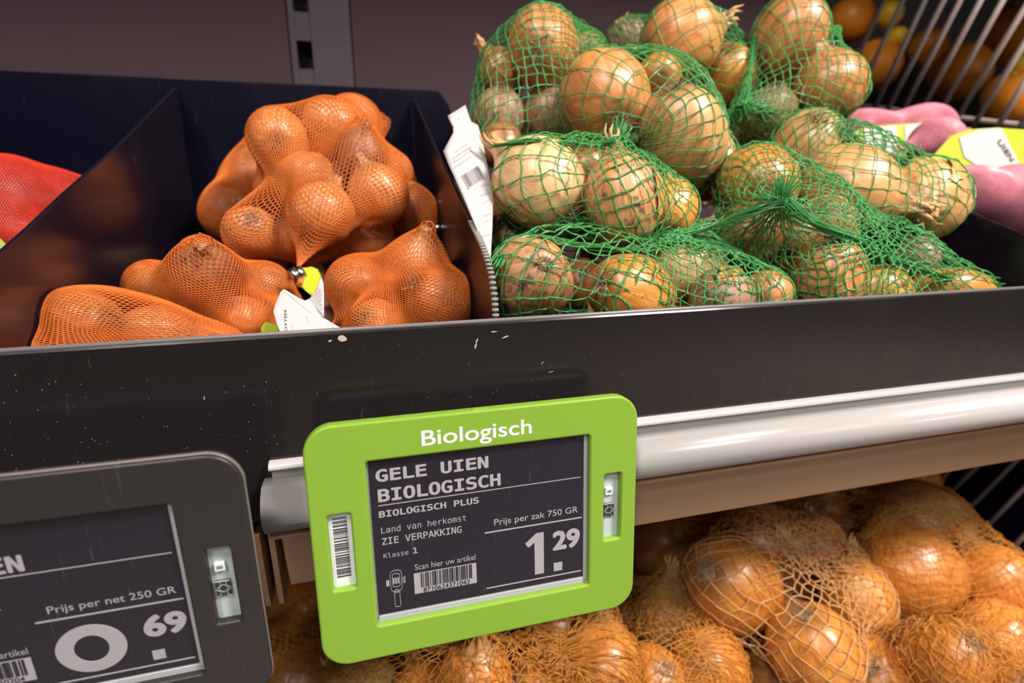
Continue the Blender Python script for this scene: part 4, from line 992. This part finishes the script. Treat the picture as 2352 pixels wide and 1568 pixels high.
def print_line(fn, p0, p1, t, mb):
    p0, p1 = np.array(p0, float), np.array(p1, float); n_ = nrm(p1-p0); n_ = np.array([-n_[1], n_[0]])*t/2
    q = [np.array(fn(*(p0-n_))), np.array(fn(*(p1-n_))), np.array(fn(*(p1+n_))), np.array(fn(*(p0+n_)))]; k = nrm(CAM-q[0])
    mb.add([p+k*.0002 for p in q]+[p+k*.0001 for p in q], [(0, 1, 2, 3), (7, 6, 5, 4), (0, 4, 5, 1), (1, 5, 6, 2), (2, 6, 7, 3), (3, 7, 4, 0)])
print_text('SJALOTTEN', SANS, f1, (664, 790), (660, 712), 8, M['inkdark'], tg, .02)
print_text('BEWAREN', SANS, f1, (684, 800), (672, 744), 5, M['inkgrey'], tg, .01)
print_text('Nederland', SANS, f1, (713, 762), (706, 726), 5, M['inkgrey'], tg); print_text('Klasse 2', SANS, f1, (726, 790), (718, 752), 5, M['inkgrey'], tg)
print_text('250 g', SANS, f1, (748, 775), (740, 750), 4, M['inkgrey'], tg); print_text('netto', SANS, f1, (764, 780), (754, 752), 4, M['inkgrey'], tg)
mb = MB()
for a_, b_ in (((646, 770), (634, 735)), ((634, 735), (633, 705)), ((633, 705), (650, 671)), ((650, 671), (656, 671)), ((656, 671), (720, 724)), ((720, 724), (790, 768))): print_line(f1, a_, b_, .9, mb)
obj('printed_border', mb.mesh('border'), M['inkgrey'], tg)
mb = MB()
for k in range(5): print_line(f2, (722+k*4.2, 684+k*5), (736+k*1.5, 664+k*12), .9, mb)
obj('printed_lines', mb.mesh('lines'), M['inkgrey'], tg)
tg2 = thing('paper_tag', tuple(at(620, 755, .262)), 'small corner of a yellow green tag left of the white folded tag', 'tag')
obj('tag_sheet', sheet(lambda x, y: at(x, y, .262), [(600, 752), (610, 739), (637, 746), (642, 772), (600, 772)]).mesh('t'), M['taggreen'], tg2)

# white tag lying over the divider
ht = thing('paper_tag', tuple(at(1100, 420, .29)), 'tall white barcode tag standing over the divider beside the green nets', 'tag')
fh = lambda x, y: at(x, y, .318-.088*(y-242)/356+.00018*max(0, x-1040))
rows = [((1028, 266), (1069, 241)), ((1034, 280), (1076, 262)), ((1041, 292), (1082, 279)), ((1041, 305), (1098, 287)), ((1030, 325), (1106, 316)), ((1018, 347), (1113, 345)), ((1030, 378), (1120, 382)), ((1046, 412), (1127, 418)), ((1062, 448), (1132, 448)), ((1078, 486), (1132, 486)), ((1093, 522), (1131, 524)), ((1108, 560), (1129, 562)), ((1122, 594), (1127, 599))]
obj('tag_sheet', surf_strip(fh, rows).mesh('tag_sheet', True), M['paper'], ht)
rr = random.Random(12); mb = MB(); dvec = np.array([.80, -.60])
for k in range(17):
    p = np.array([1059, 404])+np.array([.84, -.50])*k*2.9; t_ = rr.choice((.8, 1.1, 1.7)); q = np.array([.46, .86]); e_ = 37 if k in (0, 1, 8, 15, 16) else 33
    print_line(fh, p, p+q*e_, t_, mb)
obj('barcode', mb.mesh('barcode'), M['inkdark'], ht)
for k, (s, x0, y0, L) in enumerate((('Teler en verpakker', 1046, 352, 38), ('Herkomst Nederland', 1041, 366, 52), ('Klasse II  45/75 mm', 1044, 374, 50), ('Biologische uien 750 g', 1047, 386, 48))):
    print_text(s, SANS, fh, (x0, y0), (x0+L*.83, y0-L*.55), 5, M['inkgrey'], ht)
for k, (s, x0, y0, L) in enumerate((('8710624', 1107, 430, 16), ('NL-BIO-01', 1104, 452, 22), ('lot 2317', 1108, 468, 18), ('bewaar koel', 1112, 498, 15), ('en droog', 1112, 512, 13), ('EU/niet-EU', 1108, 546, 18))):
    print_text(s, SANS, fh, (x0, y0), (x0+L, y0-L*.35), 5, M['inkgrey'], ht)
mb = MB(); print_line(fh, (1052, 270), (1054, 276), 3, mb); obj('printed_mark', mb.mesh('mark'), M['inkgrey'], ht)
pot = On('round brown onion behind the orange side of the white hanging tag', 1022, 318, 26, .34, (-1, .2, 0), 'dusk', 1.05, 2); 

# ------------------------------------------------------------------ red net at the far left, pink nets at the far right
oR = [On('red onion in the red net at the left edge', 22, 455, 84, .335, (-.2,-.5,.8), 'red', 1.1, 0),
      On('red onion at the right shoulder of the red net', 118, 448, 52, .350, (.6,-.4,.5), 'red', 1.15, 1),
      On('red onion low in the red net above the green tag', 52, 535, 50, .325, (.4,.5,.6), 'red', 1.15, 2)]
for o in oR: build_onion(o, 'red onions in the red net')
bag('red net of red onions beyond the left divider', oR, 'red nets', (90, 560, .312), (-30, 380, .36), 24, 0, .00038, 'hex', M['netred'], 21, has_knot=False)
t_ = thing('paper_tag', tuple(at(0, 580, .30)), 'light green tag below the red net at the left edge', 'tag')
obj('tag_sheet', sheet(lambda x, y: at(x, y, .300), [(-30, 545), (2, 548), (24, 572), (10, 600), (-30, 640)]).mesh('t'), plain('pale_green_paper', (.35, .55, .10), .4), t_)
pk = [On('pink net onion at the back, left hump', 1985, 300, 44, .56, (.9,0,.3), 'pinko', 1.5, 0), On('pink net onion at the back, right hump', 2135, 292, 46, .56, (.9,.1,.3), 'pinko', 1.5, 1),
      On('upper bright pink netted onion between the two paper labels', 2150, 326, 40, .47, (.9,-.3,.2), 'pinko', 1.35, 2),
      On('large pink netted onion at the right edge', 2335, 468, 74, .43, (.9,.3,.2), 'pinko', 1.2, 3),
      On('smaller pink netted onion beside the last pale onion', 2235, 442, 50, .425, (-.7,-.5,.2), 'pinko', 1.35, 4)]
for o in pk: build_onion(o, 'onions in the pink nets')
bag('dim pink net of two humps at the back on the right', pk[:2], 'pink nets', (2215, 295, .56), (1935, 300, .56), 24, 0, .0006, 'hex', M['netpink'], 31, has_knot=False)
bag('small bright pink net between the two paper labels', pk[2:3], 'pink nets', (2048, 345, .455), (2230, 295, .48), 18, 1, .00055, 'hex', M['netpink'], 32, has_knot=False)
bag('large bright pink net at the right edge of the picture', pk[3:], 'pink nets', (2185, 400, .42), (2460, 540, .41), 26, 0, .0006, 'hex', M['netpink'], 33, has_knot=False)
def label_band(label, outline, D, bands, text, tp, slope=(0, 0)):
    t = thing('paper_label', tuple(at(outline[0][0], outline[0][1], D)), label, 'label', 'paper labels of the pink nets')
    fn = lambda x, y, k=0: at(x, y, D+slope[0]*(x-outline[0][0])+slope[1]*(y-outline[0][1])-k)
    obj('label_sheet', sheet(fn, outline).mesh('s'), M['taggreen'], t)
    for b in bands: obj('white_field', sheet(lambda x, y: fn(x, y, .0006), b, .0004).mesh('w'), M['paper'], t)
    if text: print_text(text, SANS, lambda x, y: fn(x, y, .0009), *tp, M['inkdark'], t, .03)
label_band('white and yellow green paper label at the back, left of the small pink net', [(1962, 300), (2000, 290), (2120, 281), (2125, 300), (2118, 375), (1975, 340)], .50, [[(1982, 296), (2060, 288), (2062, 380), (1990, 352)], [(2078, 287), (2119, 283), (2119, 345), (2080, 345)]], 'UIEN', ((2033, 352), (2040, 312), 12))
label_band('large white and yellow green paper label right of the small pink net', [(2130, 372), (2184, 312), (2225, 297), (2290, 293), (2360, 298), (2360, 405), (2270, 408), (2236, 410), (2190, 385)], .445, [[(2203, 315), (2250, 297), (2300, 294), (2340, 370), (2348, 403), (2262, 407), (2250, 385), (2215, 360)]], 'UIEN', ((2290, 325), (2322, 372), 11))

# ------------------------------------------------------------------ wire rack and citrus behind, upper right
rack = thing('wire_rack', (.70, .33, 1.3), 'white coated wire rack with slanting wires at the upper right', 'rack')
WX = .70
W_ = [((2030,0),(1930,220)),((2075,0),(1968,225)),((2125,0),(2008,250)),((2168,0),(2036,258)),((2206,0),(2070,262)),((2253,0),(2110,268)),((2304,0),(2150,275)),((2352,21),(2190,285)),((2352,102),(2228,302)),((2358,180),(2278,315)),((2400,200),(2320,330))]
for a_, b_ in W_:
    p, q = on(0, WX, *a_), on(0, WX, *b_); d = p-q; obj('wire', MB().tube([q-d*.05, p+d*.25], .0034, 6).mesh('wire', True), M['wire'], rack)
p, q = on(0, WX+.003, 1900, 235), on(0, WX+.003, 2380, 292); obj('cross_wire', MB().tube([q, p], .0034, 8).mesh('cw', True), M['wire'], rack)
rack2 = thing('wire_rack', (.62, .3, .95), 'dark wire rack beside the lower onions at the right', 'rack')
for a_, b_ in (((2250,1065),(2158,1152)),((2325,1065),(2205,1188)),((2352,1120),(2240,1235)),((2352,1230),(2290,1290)),((2352,1330),(2325,1375)),((2185,1075),(2120,1140))):
    p, q = on(0, .62, *a_), on(0, .62, *b_); d = p-q; obj('wire', MB().tube([q-d*.1, p+d*.3], .0022, 6).mesh('wire', True), M['wire'], rack2)
def citrus(label, px, py, rpx, D, mat, cat='orange', name='orange'):
    R = rpx*D/F; mb = MB(); n = 24
    for i in range(17):
        t = PI*i/16; rad = R*math.sin(t)*(1+.02*math.sin(3*t)); z = R*.95*math.cos(t)*(1-.10*math.exp(-(t/.25)**2))
        for k in range(n): mb.v.append((rad*math.cos(2*PI*k/n), rad*math.sin(2*PI*k/n), z))
    for i in range(16):
        for k in range(n): mb.f.append((i*n+k, (i+1)*n+k, (i+1)*n+(k+1) % n, i*n+(k+1) % n))
    o = bpy.data.objects.new(name, mb.mesh(name, True)); COL.objects.link(o); o.data.materials.append(mat); o.location = at(px, py, D); o.rotation_euler = (.5, .3, px*.01)
    tag(o, label, cat, 'citrus behind the wire rack')
    c = bpy.data.objects.new('stalk_end', MB().tube([(0, 0, R*.84), (0, 0, R*.93)], [R*.12, R*.08], 6).mesh('stalk', True)); COL.objects.link(c); c.data.materials.append(M['taggreen']); c.parent = o
for a_ in (('bright orange fruit behind the wires near the right edge', 2205, 165, 62, .95, M['orange']), ('orange fruit cut by the right edge, upper one behind the wires', 2338, 75, 74, 1.02, M['orange']),
           ('orange fruit at the right edge low behind the wires', 2330, 225, 66, .86, M['orange']), ('dull orange fruit far behind at the left of the rack', 1955, 45, 50, 1.1, M['orange']),
           ('dull orange fruit behind the wires above the pink nets', 2010, 150, 55, 1.08, M['orange']), ('dull red orange fruit in the middle behind the wires', 2130, 110, 42, 1.1, M['orange'])):
    citrus(*a_)
citrus('small yellow fruit shining at the top behind the wires', 2042, 32, 30, 1.05, M['lemon'], 'lemon', 'lemon'); citrus('second small yellow fruit just below the shining one', 2062, 85, 22, 1.05, M['lemon'], 'lemon', 'lemon')
citrus('yellow fruit at the right edge between the oranges', 2348, 148, 30, .85, M['lemon'], 'lemon', 'lemon')
citrus('orange fruit behind the lower wires at the right edge', 2335, 1170, 74, .84, M['orange']); 
rk = thing('rear_shelf', (.9, .5, 1.15), 'dark shelf board behind the wire rack carrying the citrus, added shade board above', 'shelf')
obj('shelf_or_shade_board', MB().box(.72, 1.9, .36, 1.05, 1.235, 1.25).mesh('sb'), M['bin'], rk); obj('shelf_or_shade_board', MB().box(.62, 2.2, .0, 1.2, 1.80, 1.82).mesh('sb'), M['bin'], rk)  # second board is added out of view to shade the citrus

nbn = thing('neighbour_bin', (1.1, .4, .7), 'dark navy bin beyond the lower wire rack at the right edge', 'bin')
obj('bin_back', MB().box(.64, 2.6, .75, .76, .3, 1.22).mesh('nb'), M['bin'], nbn); obj('bin_floor', MB().box(.64, 2.6, -.1, .75, .80, .81).mesh('nf'), M['bin'], nbn)
obj('bin_front', MB().box(.64, 2.6, -.11, -.10, .3, .86).mesh('nf'), M['bin'], nbn); obj('bin_top', MB().box(.96, 2.6, -.02, .34, 1.066, 1.08).mesh('nf'), M['bin'], nbn)
# ------------------------------------------------------------------ lower bin of brown onions
lb = thing('lower_bin', (.2, .2, .76), 'dark navy bin under the shelf filled with brown onions', 'bin')
obj('bin_floor', MB().box(-.75, .60, -.06, .36, .755, .76).mesh('bf'), M['bin'], lb)
obj('bin_back', MB().box(-.75, .62, .355, .36, .76, 1.06).mesh('bb'), M['bin'], lb)
obj('bin_front', MB().box(-.75, .60, -.064, -.060, .755, .815).mesh('bfr'), M['bin'], lb)
oP = [On('coppery onion at the left in the open meshed amber net', 1690, 1362, 104, .400, (.6,.4,.5), 'cop', 1.2, 0), On('coppery onion at the bottom tip of the open meshed amber net', 1850, 1478, 100, .385, (.3,.8,.2), 'cop', 1.08, 1),
      On('coppery onion with grey roots right of the open mesh', 1972, 1375, 78, .430, (.2,-.8,.5), 'cop', 1.15, 2), On('brown onion behind the open mesh, under the shelf board', 1735, 1245, 84, .450, (-.3,-.4,.8), 'brown', 1.05, 3),
      On('brown onion in shade at the top right of the open mesh', 1872, 1255, 66, .460, (.3,-.4,.8), 'brown', 1.1, 4)]
oQ = [On('big glossy onion in the upper right amber net', 2130, 1318, 106, .430, (.9,.25,-.1), 'cop', 1.12, 5), On('onion at the right tip of the upper right amber net', 2272, 1335, 78, .440, (-.3,-.6,.5), 'cop', 1.12, 6),
      On('olive skinned onion on top of the upper right amber net', 2105, 1215, 88, .465, (-.6,-.2,.5), 'copg', 1.15, 0)]
oU = [On('dim onion high under the shelf board, middle', 1880, 1165, 70, .56, (.5,.4,.7), 'brown', 1.1, 1), On('dim onion high under the shelf board, right', 2065, 1110, 78, .58, (.4,.4,.7), 'cop', 1.1, 2),
      On('dim onion beside the green label under the board', 1510, 1250, 76, .50, (-.3,.5,.7), 'brown', 1.15, 3), On('dim golden onion under the board right of the green label', 1600, 1215, 58, .53, (.2,.5,.7), 'cop', 1.1, 4)]
oR2 = [On('onion at the bottom edge right of the open mesh', 2030, 1528, 84, .385, (.5,.5,.6), 'cop', 1.1, 5), On('onion with a white glare at the bottom edge', 2150, 1520, 82, .380, (-.2,.6,.5), 'cop', 1.15, 6),
       On('onion under stretched net at the lower right', 2270, 1462, 84, .400, (.7,-.3,.4), 'cop', 1.12, 0), On('onion in the bottom right corner', 2345, 1560, 80, .380, (.4,.4,.6), 'cop', 1.1, 1)]
oS = [On('olive green onion half hidden by the lower right corner of the green label', 1432, 1420, 62, .430, (-.3,.3,.8), 'copg', 1.2, 2), On('olive brown ribbed onion right of the green label corner', 1530, 1425, 80, .420, (.1,-.9,.2), 'copg', 1.12, 3),
      On('bright onion below the ribbed one', 1620, 1520, 82, .385, (.4,.5,.6), 'cop', 1.15, 4), On('orange onion at the bottom edge under the ribbed one', 1500, 1560, 76, .370, (-.2,.6,.6), 'cop', 1.1, 5)]
oT = [On('brown onion directly under the bottom edge of the green label', 1270, 1460, 90, .385, (.2,-.6,.6), 'brown', 1.1, 6), On('glossy orange onion with a white highlight at the bottom, under the label', 1375, 1535, 92, .350, (.1,-.8,.3), 'cop', 1.15, 0),
      On('onion with a split dry neck under the left part of the green label', 1080, 1570, 84, .330, (.15,-.93,-.25), 'cop', 1.12, 1), On('onion at the bottom edge between the neck and the highlight', 1225, 1575, 74, .345, (.5,.5,.6), 'cop', 1.1, 2),
      On('onion at the bottom edge under the left corner of the green label', 850, 1600, 84, .340, (-.6,-.2,.5), 'copg', 1.15, 3), On('onion at the bottom edge left of the split neck', 965, 1610, 76, .335, (-.3,-.5,.6), 'cop', 1.15, 4)]
oV = [On('dim coppery onion between the two price labels', 690, 1395, 84, .47, (-.6,-.3,.6), 'cop', 1.1, 5), On('dark reddish onion in the bottom gap between the two labels', 700, 1545, 96, .44, (.6,.2,.6), 'brown', 1.15, 6)]
low = oP+oQ+oU+oR2+oS+oT+oV
limL = LimG(-.5, .62, -.055, .354, .761)
separate(low, limL)
fl_ = fill(low, 'brown', [lambda o, R: (0, .02, -1.9*R), lambda o, R: tuple(rv(o, R)*1.85*R), lambda o, R: (0, .03, -3.7*R)], lambda c, R: limL(c, R*.9) and c[2] < .98)
for o in low: build_onion(o, 'brown onions in the lower bin')
for o in fl_: build_onion(o, 'buried onions of the lower bin')
LB = 'amber nets in the lower bin'
bag('amber net with open square mesh in the middle of the lower bin', oP, LB, (1815, 1245, .425), (1860, 1590, .41), 38, 50, .00045, 'wire', M['netpale'], 41, slack=.0012, has_knot=False)
bag('amber net at the upper right of the lower bin', oQ, LB, (1985, 1235, .46), (2330, 1430, .45), 46, 52, .00032, 'wire', M['netamber'], 42, slack=.0012, has_knot=False)
bag('dim amber net close under the shelf board', oU, LB, (1700, 1180, .55), (2150, 1070, .62), 46, 52, .00034, 'wire', M['netamber'], 43, slack=.001, has_knot=False)
bag('amber net in the bottom right corner', oR2, LB, (2130, 1430, .385), (2200, 1640, .40), 46, 50, .00032, 'wire', M['netamber'], 44, slack=.0012, has_knot=False)
bag('amber net below the right corner of the green label', oS, LB, (1570, 1495, .375), (1400, 1480, .43), 46, 50, .00034, 'wire', M['netamber'], 45, slack=.0012, has_knot=False)
bag('amber net under the green label', oT, LB, (1190, 1520, .335), (800, 1640, .36), 56, 64, .00036, 'wire', M['netamber'], 46, slack=.0015, has_knot=False)
bag('dark amber net in the gap between the two labels', oV, LB, (640, 1480, .45), (760, 1640, .46), 40, 40, .00034, 'wire', M['netamber'], 47, slack=.001, has_knot=False)

for o in bpy.data.objects:       # keep every label within sixteen words
    if 'label' in o and len(o['label'].split()) > 16: o['label'] = ' '.join(o['label'].split()[:16])
